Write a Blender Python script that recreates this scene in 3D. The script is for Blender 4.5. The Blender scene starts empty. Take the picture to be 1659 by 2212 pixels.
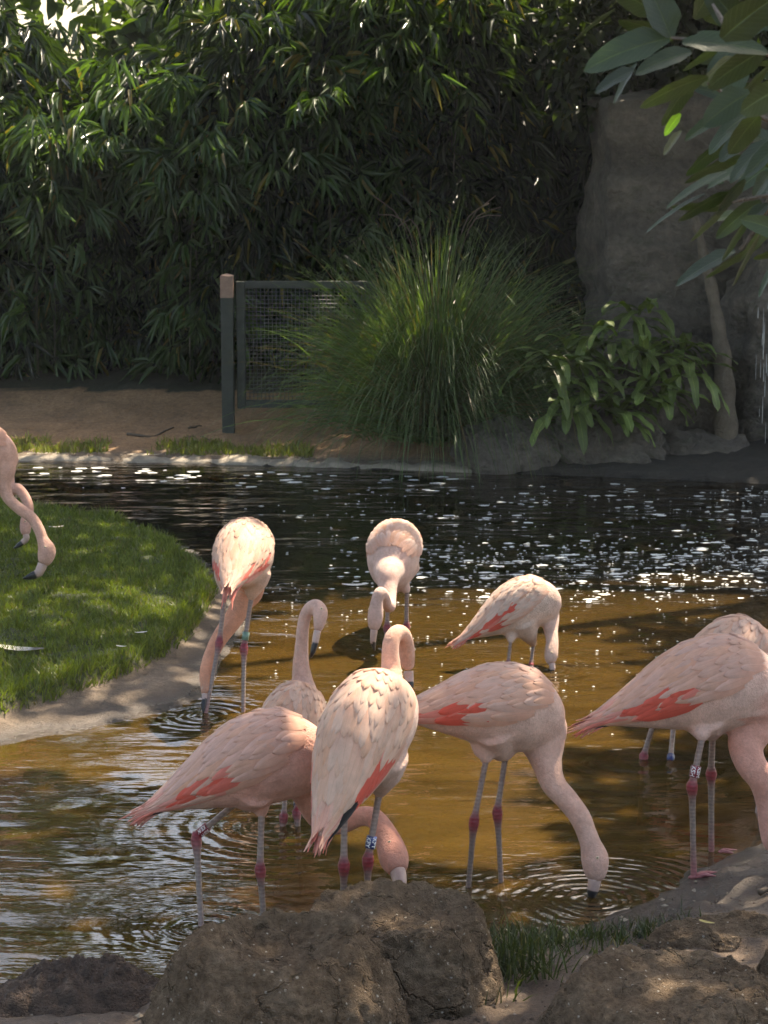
import bpy, math, random
import numpy as np
from mathutils import Vector, Matrix, noise as mnoise

R = math.radians
random.seed(7)
rng = np.random.default_rng(11)
SC = bpy.context.scene
COL = SC.collection

# ------------------------------------------------------------------ camera
CAM_H = 3.02
PITCH = R(10.25)
FPX = 4920.0                      # focal length in pixels of a 1659 x 2212 frame
cam = bpy.data.cameras.new('camera')
cam.sensor_fit = 'VERTICAL'; cam.sensor_height = 36.0; cam.lens = FPX / 2212.0 * 36.0
cam.clip_start = 0.1; cam.clip_end = 600
cam.dof.use_dof = True; cam.dof.focus_distance = 8.9; cam.dof.aperture_fstop = 11.0
cam_o = bpy.data.objects.new('camera', cam); COL.objects.link(cam_o)
cam_o.location = (0, 0, CAM_H); cam_o.rotation_euler = (R(90) - PITCH, 0, 0)
SC.camera = cam_o

# ------------------------------------------------------------------ light
SUN_EL, SUN_AZ = R(56), R(32)     # azimuth from +Y towards +X
SUN = Vector((math.sin(SUN_AZ) * math.cos(SUN_EL), math.cos(SUN_AZ) * math.cos(SUN_EL), math.sin(SUN_EL)))
world = bpy.data.worlds.new('World'); SC.world = world; world.use_nodes = True
wn = world.node_tree.nodes; wl = world.node_tree.links
sky = wn.new('ShaderNodeTexSky'); sky.sky_type = 'NISHITA'; sky.sun_disc = False
sky.sun_elevation = SUN_EL; sky.sun_rotation = SUN_AZ; sky.air_density = 1.0; sky.dust_density = 2.2; sky.ozone_density = 0.6
wl.new(sky.outputs[0], wn['Background'].inputs[0]); wn['Background'].inputs[1].default_value = 0.15
sun = bpy.data.lights.new('sun', 'SUN'); sun.energy = 5.0; sun.angle = R(0.55); sun.color = (1.0, 0.94, 0.85)
sun_o = bpy.data.objects.new('sun', sun); COL.objects.link(sun_o)
sun_o.rotation_euler = SUN.to_track_quat('Z', 'Y').to_euler(); sun_o.location = (6, 12, 14)
vs = SC.view_settings
vs.view_transform = 'Standard'; vs.look = 'None'; vs.exposure = 1.45; vs.gamma = 1.0; vs.use_curve_mapping = False
vs.use_white_balance = True; vs.white_balance_temperature = 7700; vs.white_balance_tint = 10
SC.cycles.use_denoising = True; SC.cycles.use_adaptive_sampling = True; SC.cycles.adaptive_threshold = 0.03
SC.cycles.max_bounces = 8; SC.cycles.diffuse_bounces = 3; SC.cycles.glossy_bounces = 4
SC.cycles.volume_bounces = 0; SC.cycles.transmission_bounces = 6; SC.cycles.transparent_max_bounces = 12
SC.cycles.caustics_reflective = False; SC.cycles.caustics_refractive = False

# ------------------------------------------------------------------ helpers
CP, SP = math.cos(PITCH), math.sin(PITCH)
def ray(px, py):
    u = (px - 829.5) / FPX; v = (1106.0 - py) / FPX
    return Vector((u, CP + v * SP, -SP + v * CP))
def W(px, py, Y):
    d = ray(px, py); t = Y / d.y
    return Vector((d.x * t, Y, CAM_H + d.z * t))
def Gp(px, py, z=0.0):
    d = ray(px, py); t = (z - CAM_H) / d.z
    return Vector((d.x * t, d.y * t, z))
def ppm(p):                      # pixels per metre at a point
    return FPX / (p.y * CP - (p.z - CAM_H) * SP)

def mesh_obj(name, verts, faces, mat, parent=None, col=None, smooth=True, attrs=None, uv=None, mats=None, midx=None):
    me = bpy.data.meshes.new(name)
    me.from_pydata([tuple(v) for v in verts], [], [tuple(f) for f in faces])
    finish(me, mat, col, smooth, attrs, uv, mats, midx)
    return link(name, me, parent)
def finish(me, mat, col=None, smooth=True, attrs=None, uv=None, mats=None, midx=None):
    if mats:
        for m in mats: me.materials.append(m)
    elif mat: me.materials.append(mat)
    if midx is not None: me.polygons.foreach_set('material_index', np.asarray(midx, np.int32))
    if col is not None:
        a = me.color_attributes.new('Col', 'FLOAT_COLOR', 'POINT')
        c = np.ones((len(me.vertices), 4), np.float32); c[:, :3] = np.asarray(col, np.float32)
        a.data.foreach_set('color', c.ravel())
    if attrs:
        for k, v in attrs.items():
            a = me.attributes.new(k, 'FLOAT', 'POINT'); a.data.foreach_set('value', np.asarray(v, np.float32).ravel())
    if uv is not None:
        l = me.uv_layers.new(name='UVMap')
        idx = np.zeros(len(me.loops), np.int32); me.loops.foreach_get('vertex_index', idx)
        l.data.foreach_set('uv', np.asarray(uv, np.float32)[idx].ravel())
    me.polygons.foreach_set('use_smooth', np.full(len(me.polygons), smooth))
    me.update()
def link(name, me, parent=None):
    o = bpy.data.objects.new(name, me); COL.objects.link(o)
    if parent is not None: o.parent = parent
    return o
def np_mesh(name, V, F, mat, parent=None, col=None, smooth=True, uv=None, attrs=None):
    """V (n,3) array, F (m,k) array of equal sized faces"""
    me = bpy.data.meshes.new(name)
    V = np.ascontiguousarray(V, np.float32); F = np.ascontiguousarray(F, np.int32)
    m, k = F.shape
    me.vertices.add(len(V)); me.vertices.foreach_set('co', V.ravel())
    me.loops.add(m * k); me.loops.foreach_set('vertex_index', F.ravel())
    me.polygons.add(m); me.polygons.foreach_set('loop_start', np.arange(0, m * k, k, dtype=np.int32))
    me.polygons.foreach_set('loop_total', np.full(m, k, np.int32))
    me.update(calc_edges=True); me.validate()
    finish(me, mat, col, smooth, attrs, uv)
    return link(name, me, parent)
def empty(name, loc=(0, 0, 0)):
    o = bpy.data.objects.new(name, None); COL.objects.link(o); o.location = loc; o.empty_display_size = 0.1
    return o
def tag(o, label=None, cat=None, group=None, kind=None):
    if label: o['label'] = label
    if cat: o['category'] = cat
    if group: o['group'] = group
    if kind: o['kind'] = kind
    return o
def catmull(pts, n):
    """pts: list of tuples (any dim) -> n samples, arc-ish uniform"""
    P = np.array(pts, float)
    if len(P) == 2:
        t = np.linspace(0, 1, n)[:, None]; return P[0] * (1 - t) + P[1] * t
    Q = np.vstack([2 * P[0] - P[1], P, 2 * P[-1] - P[-2]])
    d = np.linalg.norm(np.diff(P[:, :3], axis=0), axis=1); s = np.concatenate([[0], np.cumsum(d)]); s /= s[-1]
    out = []
    for t in np.linspace(0, 1, n):
        i = min(np.searchsorted(s, t, side='right') - 1, len(P) - 2); i = max(i, 0)
        u = (t - s[i]) / max(s[i + 1] - s[i], 1e-9)
        p0, p1, p2, p3 = Q[i], Q[i + 1], Q[i + 2], Q[i + 3]
        out.append(0.5 * ((2 * p1) + (-p0 + p2) * u + (2 * p0 - 5 * p1 + 4 * p2 - p3) * u * u + (-p0 + 3 * p1 - 3 * p2 + p3) * u ** 3))
    return np.array(out)
def tube(path, rad, seg=10, flat=None, ref=(0, 0, 1)):
    """loft a tube; flat = (a,b) multipliers along the two section axes per ring (or None). returns verts, faces"""
    path = np.asarray(path, float); n = len(path)
    T = np.gradient(path, axis=0); T /= np.linalg.norm(T, axis=1)[:, None] + 1e-12
    ref = np.array(ref, float)
    a = np.cross(T[0], ref)
    if np.linalg.norm(a) < 1e-3: a = np.cross(T[0], [1, 0, 0])
    a /= np.linalg.norm(a); V = []
    for i in range(n):
        a = a - T[i] * np.dot(a, T[i]); a /= np.linalg.norm(a) + 1e-12; b = np.cross(a, T[i])
        fa, fb = (1, 1) if flat is None else flat[i]
        for k in range(seg):
            t = 2 * math.pi * k / seg
            V.append(path[i] + rad[i] * (fa * math.cos(t) * a + fb * math.sin(t) * b))
    F = []
    for i in range(n - 1):
        for k in range(seg):
            F.append((i * seg + k, i * seg + (k + 1) % seg, (i + 1) * seg + (k + 1) % seg, (i + 1) * seg + k))
    V.append(path[0]); V.append(path[-1]); c0, c1 = len(V) - 2, len(V) - 1
    for k in range(seg):
        F.append((c0, (k + 1) % seg, k)); F.append((c1, (n - 1) * seg + k, (n - 1) * seg + (k + 1) % seg))
    return V, F
def join(parts):
    V, F, off = [], [], 0
    for v, f in parts:
        V += [tuple(x) for x in v]; F += [tuple(i + off for i in q) for q in f]; off += len(v)
    return V, F
def fbm(x, y, z=0.0, o=4, s=1.0):
    return mnoise.fractal(Vector((x * s, y * s, z * s)), 1.0, 2.0, o)
def sstep(a, b, x):
    t = np.clip((x - a) / (b - a), 0, 1); return t * t * (3 - 2 * t)
def box(c, s):
    cx, cy, cz = c; sx, sy, sz = (k / 2 for k in s)
    V = [(cx + i * sx, cy + j * sy, cz + k * sz) for i in (-1, 1) for j in (-1, 1) for k in (-1, 1)]
    return V, [(0, 1, 3, 2), (4, 6, 7, 5), (0, 4, 5, 1), (2, 3, 7, 6), (0, 2, 6, 4), (1, 5, 7, 3)]

# ------------------------------------------------------------------ materials
class NT:
    def __init__(s, name):
        s.m = bpy.data.materials.new(name); s.m.use_nodes = True; s.t = s.m.node_tree
        s.b = s.t.nodes['Principled BSDF']; s.out = s.t.nodes['Material Output']
    def n(s, t, **k):
        x = s.t.nodes.new(t)
        for a, b in k.items(): setattr(x, a, b)
        return x
    def l(s, a, b): s.t.links.new(a, b)
    def noise(s, scale, detail=4, vec=None, rough=0.6):
        x = s.n('ShaderNodeTexNoise'); x.inputs['Scale'].default_value = scale; x.inputs['Detail'].default_value = detail
        x.inputs['Roughness'].default_value = rough
        if vec is not None: s.l(vec, x.inputs['Vector'])
        return x
    def ramp(s, fac, stops):
        x = s.n('ShaderNodeValToRGB'); e = x.color_ramp.elements
        while len(e) < len(stops): e.new(0.5)
        for el, (p, c) in zip(e, stops):
            el.position = p; el.color = (c[0], c[1], c[2], 1) if hasattr(c, '__len__') else (c, c, c, 1)
        s.l(fac, x.inputs[0]); return x
    def mul(s, a, b, fac=1.0, mode='MULTIPLY'):
        x = s.n('ShaderNodeMix', data_type='RGBA', blend_type=mode); x.inputs[0].default_value = fac
        s.l(a, x.inputs[6])
        if hasattr(b, '__len__'): x.inputs[7].default_value = (*b, 1)
        else: s.l(b, x.inputs[7])
        return x.outputs[2]
    def math(s, op, a, b=None):
        x = s.n('ShaderNodeMath', operation=op)
        for i, v in enumerate((a, b)):
            if v is None: continue
            if isinstance(v, (int, float)): x.inputs[i].default_value = v
            else: s.l(v, x.inputs[i])
        return x.outputs[0]
    def bump(s, h, strength, dist=0.01, normal=None):
        x = s.n('ShaderNodeBump'); x.inputs['Strength'].default_value = strength; x.inputs['Distance'].default_value = dist
        s.l(h, x.inputs['Height'])
        if normal is not None: s.l(normal, x.inputs['Normal'])
        return x.outputs[0]
    def coord(s, which='Object'): return s.n('ShaderNodeTexCoord').outputs[which]
    def attr(s, name):
        x = s.n('ShaderNodeAttribute'); x.attribute_name = name; return x
    def set(s, **k):
        for a, v in k.items():
            a = a.replace('_', ' ')
            if hasattr(v, 'links') or hasattr(v, 'is_output'): s.l(v, s.b.inputs[a])
            else: s.b.inputs[a].default_value = v
        return s
    def translucent(s, colsock, fac):
        tr = s.n('ShaderNodeBsdfTranslucent'); s.l(colsock, tr.inputs[0])
        mx = s.n('ShaderNodeMixShader'); mx.inputs[0].default_value = fac
        s.l(s.b.outputs[0], mx.inputs[1]); s.l(tr.outputs[0], mx.inputs[2]); s.l(mx.outputs[0], s.out.inputs[0]); return tr

def mat_plumage():
    m = NT('plumage'); c = m.attr('Col').outputs[0]; o = m.coord()
    mp = m.n('ShaderNodeMapping'); m.l(o, mp.inputs[0]); mp.inputs['Scale'].default_value = (1, 1, 1)
    n1 = m.noise(18, 4, o); n2 = m.noise(95, 3, o); n3 = m.noise(260, 2, o)
    r = m.ramp(n1.outputs[0], [(0.3, (0.82, 0.78, 0.76)), (0.65, (1.06, 1.05, 1.05))])
    r2 = m.ramp(n2.outputs[0], [(0.3, 0.86), (0.7, 1.05)])
    b = m.mul(m.mul(c, r.outputs[0]), r2.outputs[0])
    h = m.math('ADD', m.math('MULTIPLY', n2.outputs[0], 1.0), m.math('MULTIPLY', n3.outputs[0], 0.6))
    m.set(Base_Color=b, Roughness=0.85, Normal=m.bump(h, 0.6, 0.008), Specular_IOR_Level=0.2, Sheen_Weight=0.15, Sheen_Roughness=0.5)
    return m.m
def mat_feather():
    m = NT('feather'); c = m.attr('Col').outputs[0]; uv = m.coord('UV')
    sx = m.n('ShaderNodeSeparateXYZ'); m.l(uv, sx.inputs[0])
    # barbs: fine lines raking away from the shaft
    ab = m.math('ABSOLUTE', sx.outputs[1])
    ph = m.math('SUBTRACT', m.math('MULTIPLY', sx.outputs[0], 140.0), m.math('MULTIPLY', ab, 45.0))
    w = m.math('SINE', ph)
    n = m.noise(25, 3, m.coord())
    shaft = m.ramp(ab, [(0.0, 0.9), (0.09, 1.0)])
    var = m.ramp(n.outputs[0], [(0.3, 0.88), (0.7, 1.04)])
    b = m.mul(m.mul(c, shaft.outputs[0]), var.outputs[0])
    m.set(Base_Color=b, Roughness=0.62, Normal=m.bump(m.math('ADD', w, m.math('MULTIPLY', n.outputs[0], 4.0)), 0.18, 0.002), Specular_IOR_Level=0.3, Sheen_Weight=0.15)
    m.translucent(b, 0.22)
    return m.m
def mat_leg():
    m = NT('leg_skin'); c = m.attr('Col').outputs[0]; o = m.coord()
    sx = m.n('ShaderNodeSeparateXYZ'); m.l(o, sx.inputs[0])
    w = m.math('SINE', m.math('MULTIPLY', sx.outputs[2], 420.0))
    n = m.noise(60, 3, o)
    b = m.mul(c, m.ramp(n.outputs[0], [(0.3, 0.7), (0.7, 1.15)]).outputs[0])
    m.set(Base_Color=m.mul(b, m.ramp(w, [(0.0, 0.82), (0.5, 1.0)]).outputs[0]), Roughness=0.45, Normal=m.bump(w, 0.25, 0.002))
    return m.m
def mat_plain(name, col, rough=0.6, scale=30, var=0.25, bump=0.2, dist=0.003, attr=False, metal=0.0):
    m = NT(name); o = m.coord(); n = m.noise(scale, 4, o); n2 = m.noise(scale * 5, 3, o)
    r = m.ramp(n.outputs[0], [(0.3, 1 - var), (0.7, 1 + var * 0.5)])
    base = m.attr('Col').outputs[0] if attr else None
    if base is None:
        rgb = m.n('ShaderNodeRGB'); rgb.outputs[0].default_value = (*col, 1); base = rgb.outputs[0]
    m.set(Base_Color=m.mul(base, r.outputs[0]), Roughness=rough, Metallic=metal, Normal=m.bump(m.math('ADD', n.outputs[0], n2.outputs[0]), bump, dist))
    return m.m
def mat_leaf(name, rough=0.35, trans=0.3, spec=0.5, veins=False, tint=(1.3, 1.5, 0.35)):
    m = NT(name); c = m.attr('Col').outputs[0]
    o = m.coord(); n = m.noise(9, 3, o)
    b = m.mul(c, m.ramp(n.outputs[0], [(0.3, 0.7), (0.7, 1.2)]).outputs[0])
    if veins:
        uv = m.coord('UV'); sx = m.n('ShaderNodeSeparateXYZ'); m.l(uv, sx.inputs[0])
        ab = m.math('ABSOLUTE', sx.outputs[1])
        mid = m.ramp(ab, [(0.02, 1.0), (0.07, 0.0)])
        ph = m.math('SUBTRACT', m.math('MULTIPLY', sx.outputs[0], 60.0), m.math('MULTIPLY', ab, 16.0))
        sv = m.ramp(m.math('SINE', ph), [(0.86, 0.0), (1.0, 0.35)])
        v = m.math('MAXIMUM', mid.outputs[0], sv.outputs[0])
        mx = m.n('ShaderNodeMix', data_type='RGBA', blend_type='MIX'); m.l(v, mx.inputs[0]); m.l(b, mx.inputs[6])
        m.l(m.mul(b, (2.2, 2.0, 2.0)), mx.inputs[7]); b = mx.outputs[2]
        m.set(Normal=m.bump(m.math('ADD', m.math('MULTIPLY', v, -1.0), n.outputs[0]), 0.5, 0.003))
    m.set(Base_Color=b, Roughness=rough, Specular_IOR_Level=spec)
    m.translucent(m.mul(b, tint), trans)
    return m.m
def mat_mound():
    m = NT('dried_mud'); o = m.coord()
    n1 = m.noise(5, 6, o, 0.65); n2 = m.noise(40, 6, o, 0.7); n3 = m.noise(160, 3, o)
    base = m.ramp(n1.outputs[0], [(0.25, (0.13, 0.088, 0.055)), (0.5, (0.222, 0.154, 0.098)), (0.75, (0.305, 0.226, 0.152))])
    sp = m.n('ShaderNodeTexVoronoi'); sp.inputs['Scale'].default_value = 34; m.l(o, sp.inputs['Vector'])
    grit = m.ramp(sp.outputs['Distance'], [(0.12, 1.0), (0.19, 0.0)])
    gate = m.ramp(m.noise(30, 2, o).outputs[0], [(0.50, 0.0), (0.54, 1.0)])
    g = m.math('MULTIPLY', grit.outputs[0], gate.outputs[0])
    mx = m.n('ShaderNodeMix', data_type='RGBA'); m.l(g, mx.inputs[0]); m.l(m.mul(base.outputs[0], m.ramp(n2.outputs[0], [(0.3, 0.62), (0.7, 1.25)]).outputs[0]), mx.inputs[6])
    mx.inputs[7].default_value = (0.62, 0.54, 0.43, 1)
    # cracks
    nd = m.noise(7, 4, o); ad = m.n('ShaderNodeVectorMath', operation='MULTIPLY_ADD'); m.l(nd.outputs[1], ad.inputs[0]); ad.inputs[1].default_value = (0.22, 0.22, 0.22); m.l(o, ad.inputs[2])
    vc = m.n('ShaderNodeTexVoronoi', feature='DISTANCE_TO_EDGE'); vc.inputs['Scale'].default_value = 4.6; m.l(ad.outputs[0], vc.inputs['Vector'])
    gate2 = m.ramp(m.noise(3.5, 2, o).outputs[0], [(0.44, 0.0), (0.52, 1.0)])
    ck = m.math('MULTIPLY', m.ramp(vc.outputs['Distance'], [(0.0, 1.0), (0.032, 0.0)]).outputs[0], gate2.outputs[0])
    h = m.math('SUBTRACT', m.math('ADD', m.math('ADD', n2.outputs[0], m.math('MULTIPLY', n3.outputs[0], 0.4)), m.math('MULTIPLY', g, 0.25)), m.math('MULTIPLY', ck, 1.8))
    m.set(Base_Color=mx.outputs[2], Roughness=0.95, Normal=m.bump(h, 1.0, 0.04), Specular_IOR_Level=0.15)
    return m.m
def mat_ground():
    m = NT('ground'); o = m.coord(); c = m.attr('Col').outputs[0]; wet = m.attr('wet').outputs[2]
    n1 = m.noise(3.0, 5, o); n2 = m.noise(26, 6, o, 0.7); n3 = m.noise(120, 3, o)
    b = m.mul(m.mul(c, m.ramp(n1.outputs[0], [(0.3, 0.72), (0.7, 1.2)]).outputs[0]), m.ramp(n2.outputs[0], [(0.3, 0.6), (0.7, 1.25)]).outputs[0])
    b = m.mul(b, m.ramp(n3.outputs[0], [(0.35, 0.75), (0.65, 1.15)]).outputs[0])
    rr = m.n('ShaderNodeMapRange'); m.l(wet, rr.inputs[0]); rr.inputs[3].default_value = 0.95; rr.inputs[4].default_value = 0.22
    rough = m.math('ADD', rr.outputs[0], m.math('MULTIPLY', m.math('SUBTRACT', n2.outputs[0], 0.5), 0.25))
    h = m.math('ADD', n2.outputs[0], m.math('MULTIPLY', n3.outputs[0], 0.5))
    m.set(Base_Color=b, Roughness=rough, Normal=m.bump(h, 0.8, 0.02), Specular_IOR_Level=0.5)
    return m.m
def mat_rock():
    m = NT('rock'); o = m.coord(); mp = m.n('ShaderNodeMapping'); m.l(o, mp.inputs[0]); mp.inputs['Scale'].default_value = (1, 1, 2.2)
    n1 = m.noise(1.6, 6, mp.outputs[0], 0.62); n2 = m.noise(14, 6, o, 0.7); n3 = m.noise(4, 4, mp.outputs[0])
    base = m.ramp(n1.outputs[0], [(0.28, (0.08, 0.068, 0.055)), (0.5, (0.17, 0.143, 0.115)), (0.72, (0.27, 0.225, 0.18))])
    moss = m.ramp(n3.outputs[0], [(0.55, 0.0), (0.7, 0.6)])
    mx = m.n('ShaderNodeMix', data_type='RGBA'); m.l(moss.outputs[0], mx.inputs[0]); m.l(base.outputs[0], mx.inputs[6]); mx.inputs[7].default_value = (0.075, 0.08, 0.045, 1)
    m.set(Base_Color=m.mul(mx.outputs[2], m.ramp(n2.outputs[0], [(0.3, 0.65), (0.7, 1.2)]).outputs[0]), Roughness=0.8, Normal=m.bump(m.math('ADD', n2.outputs[0], n1.outputs[0]), 1.0, 0.09))
    return m.m

M = dict(plumage=mat_plumage(), feather=mat_feather(), leg=mat_leg(),
         bill=mat_plain('bill', (1, 1, 1), 0.4, 40, 0.15, 0.1, 0.002, attr=True),
         eye=mat_plain('eye', (1, 1, 1), 0.15, 40, 0.05, 0.0, 0.001, attr=True),
         band_red=mat_plain('band_red', (0.22, 0.012, 0.025), 0.35, 60, 0.15, 0.05),
         band_blue=mat_plain('band_blue', (0.02, 0.035, 0.13), 0.35, 60, 0.15, 0.05),
         band_green=mat_plain('band_green', (0.16, 0.26, 0.19), 0.3, 60, 0.2, 0.05),
         band_ink=mat_plain('band_ink', (0.8, 0.8, 0.78), 0.5, 60, 0.05, 0.02),
         mound=mat_mound(), ground=mat_ground(), rock=mat_rock(),
         bamboo=mat_leaf('bamboo_leaf', 0.27, 0.42, 0.55), grass=mat_leaf('grass_blade', 0.45, 0.35, 0.4), laurel=mat_leaf('laurel_leaf', 0.38, 0.16, 0.4, veins=True, tint=(1.4, 1.9, 0.4)),
         sunny=mat_leaf('sunny_leaf', 0.45, 0.6, 0.3, tint=(1.2, 1.25, 0.6)), fern=mat_leaf('fern_leaf', 0.45, 0.3, 0.4, veins=True), tree=mat_leaf('tree_leaf', 0.45, 0.4, 0.4),
         culm=mat_plain('bamboo_culm', (0.07, 0.075, 0.03), 0.45, 20, 0.3, 0.1), bark=mat_plain('bark', (0.16, 0.13, 0.10), 0.9, 14, 0.4, 0.8, 0.02),
         pale_bark=mat_plain('pale_bark', (0.15, 0.118, 0.085), 0.85, 9, 0.35, 0.8, 0.02),
         wood_green=mat_plain('painted_wood', (0.040, 0.046, 0.036), 0.7, 16, 0.3, 0.4, 0.004),
         wood_cap=mat_plain('bare_wood', (0.30, 0.19, 0.14), 0.8, 18, 0.3, 0.5, 0.004),
         wire=mat_plain('wire', (0.09, 0.09, 0.085), 0.5, 30, 0.3, 0.05), stick=mat_plain('stick', (0.11, 0.08, 0.055), 0.9, 30, 0.3, 0.5),
         foam=mat_plain('foam', (0.72, 0.72, 0.68), 0.7, 60, 0.2, 0.3, 0.004), kerb=mat_plain('pond_edge', (0.30, 0.25, 0.19), 0.8, 8, 0.4, 0.7, 0.015),
         soil=mat_plain('dark_soil', (0.095, 0.060, 0.040), 0.85, 22, 0.6, 1.0, 0.03))

# ------------------------------------------------------------------ terrain
def pts(l, z=0.0): return np.array([[*Gp(x, y, z)][:2] for x, y in l])
NEAR = pts([(-500, 2140), (0, 2150), (170, 2120), (330, 2130), (430, 2110), (700, 2110), (900, 2080), (1060, 2018), (1180, 2005), (1300, 1990), (1400, 1945), (1480, 1902), (1560, 1855), (1659, 1812), (1850, 1745), (2300, 1650)])
NEAR_POLY = np.vstack([[-14, NEAR[0][1]], NEAR, [14, NEAR[-1][1]], [14, -20], [-14, -20]])
ISLE = pts([(-900, 1900), (-400, 1700), (0, 1612), (200, 1572), (330, 1545), (430, 1512), (470, 1460), (500, 1400), (535, 1340), (548, 1300), (535, 1262), (470, 1232), (385, 1168), (250, 1118), (0, 1086), (-400, 1062), (-1200, 1050)])
ISLE_POLY = np.vstack([ISLE, [-14, ISLE[-1][1]], [-14, ISLE[0][1]]])
TURF = pts([(-900, 1790), (-400, 1600), (0, 1525), (150, 1478), (300, 1428), (390, 1372), (440, 1300), (462, 1262), (440, 1232), (370, 1172), (245, 1122), (0, 1092), (-400, 1066), (-1200, 1054)], 0.1)
TURF_POLY = np.vstack([TURF, [-14, TURF[-1][1]], [-14, TURF[0][1]]])
FAR = pts([(-900, 985), (0, 997), (500, 1004), (1000, 1020), (1300, 1030), (1659, 1045), (2300, 1060)])
FAR_POLY = np.vstack([[-14, FAR[0][1]], FAR, [14, FAR[-1][1]], [14, 60], [-14, 60]])
def sdf(poly, X, Y):
    d = np.full(X.shape, 1e9); inside = np.zeros(X.shape, bool); n = len(poly)
    for i in range(n):
        a, b = poly[i], poly[(i + 1) % n]; e = b - a; wx, wy = X - a[0], Y - a[1]
        t = np.clip((wx * e[0] + wy * e[1]) / (e @ e + 1e-12), 0, 1)
        d = np.minimum(d, (wx - e[0] * t) ** 2 + (wy - e[1] * t) ** 2)
        c = ((a[1] > Y) != (b[1] > Y)) & (X < (b[0] - a[0]) * (Y - a[1]) / (b[1] - a[1] + 1e-12) + a[0])
        inside ^= c
    return np.where(inside, np.sqrt(d), -np.sqrt(d))
def terrain(X, Y):
    X = np.asarray(X, float); Y = np.asarray(Y, float)
    dn, di, dt, df = sdf(NEAR_POLY, X, Y), sdf(ISLE_POLY, X, Y), sdf(TURF_POLY, X, Y), sdf(FAR_POLY, X, Y)
    dmax = np.maximum(np.maximum(dn, di), df)
    zw = -np.minimum(0.27, np.maximum(-dmax, 0) * 0.33)
    zn = np.minimum(0.16, np.maximum(dn, 0) * 0.17) + np.clip(dn - 1.0, 0, 30) * 0.12
    zi = np.minimum(0.05, np.maximum(di, 0) * 0.16) + 0.075 * sstep(-0.03, 0.05, dt) + 0.06 * sstep(0, 0.9, dt)
    zf = np.minimum(0.05, np.maximum(df, 0) * 0.4) + 0.10 * sstep(0.1, 1.2, df) + 0.28 * sstep(1.0, 3.2, df)
    z = np.where(dmax < 0, zw, np.maximum(np.maximum(np.where(dn > 0, zn, -9), np.where(di > 0, zi, -9)), np.where(df > 0, zf, -9)))
    return z, dn, di, dt, df
def hz(x, y): return float(terrain(np.array([x]), np.array([y]))[0][0])

def axis(lo, hi, step, out, n=14):
    g = np.arange(lo, hi + 1e-6, step); k = (np.linspace(0, 1, n + 1)[1:]) ** 2
    return np.concatenate([(lo - k * out)[::-1], g, hi + k * out])
gx = axis(-3.2, 3.4, 0.045, 150); gy = np.concatenate([[-150, -60, -20, -5, 2, 4, 5], np.arange(5.6, 12, 0.04), np.arange(12, 24, 0.07), 24 + (np.linspace(0.05, 1, 20) ** 2) * 300])
GX, GY = np.meshgrid(gx, gy)
GZ, dn, di, dt, df = terrain(GX, GY)
nz = np.array([[fbm(x, y, 0, 5, 3.2) for x in gx] for y in gy]); nz2 = np.array([[fbm(x, y, 5.0, 4, 13.0) for x in gx] for y in gy])
amp = np.where(GZ > 0, np.clip(np.maximum(np.maximum(dn, di), df) * 0.12, 0.0, 1) , 0.02)
amp = np.clip(amp, 0, 0.022) + np.where(dn > 0.12, 0.016, 0)
GZ = GZ + nz * amp + nz2 * amp * 0.6
GZ = np.where((GX < -60) | (GX > 60) | (GY > 70) | (GY < -3), 0.4, GZ)
def lerp(a, b, t): t = t[..., None]; return a * (1 - t) + b * t
mud = np.array([0.062, 0.044, 0.031]); drymud = np.array([0.165, 0.122, 0.086]); sand = np.array([0.35, 0.20, 0.10]); bed = np.array([0.045, 0.028, 0.011])
soil = np.array([0.055, 0.05, 0.025]); turfc = np.array([0.05, 0.06, 0.02])
C = bed * (1 - 0.75 * sstep(12.9, 14.7, GY))[..., None]  # far bed darkened as well, shade put into its colour
C = np.where((dn > 0)[..., None], lerp(mud * np.ones_like(C), np.array([0.115, 0.078, 0.052]) * np.ones_like(C), sstep(0.15, 0.6, dn + nz * 0.25)), C)
C = np.where((di > 0)[..., None], lerp(mud * np.ones_like(C), drymud * 1.15 * np.ones_like(C), sstep(0.06, 0.3, di + nz * 0.08)), C)
C = np.where((dt > 0)[..., None], turfc, C)
C = np.where((df > 0)[..., None], lerp(drymud * np.ones_like(C), sand * np.ones_like(C), sstep(0.1, 0.5, df)), C)
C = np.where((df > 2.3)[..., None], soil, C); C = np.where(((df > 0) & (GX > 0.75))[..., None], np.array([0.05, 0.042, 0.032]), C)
wet = np.where(GZ < 0.0, 0.9, 0.0)
wet = np.maximum(wet, np.where(dn > 0, 1 - sstep(0.05, 0.75, dn + nz * 0.25), 0)); wet = np.maximum(wet, np.where(di > 0, 1 - sstep(0.03, 0.22, di + nz * 0.1), 0))
ny, nx = GX.shape
idx = np.arange(nx * ny).reshape(ny, nx)
F4 = np.stack([idx[:-1, :-1], idx[:-1, 1:], idx[1:, 1:], idx[1:, :-1]], -1).reshape(-1, 4)
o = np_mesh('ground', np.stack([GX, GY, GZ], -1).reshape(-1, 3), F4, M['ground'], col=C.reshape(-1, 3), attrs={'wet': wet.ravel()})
tag(o, kind='structure')

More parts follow.
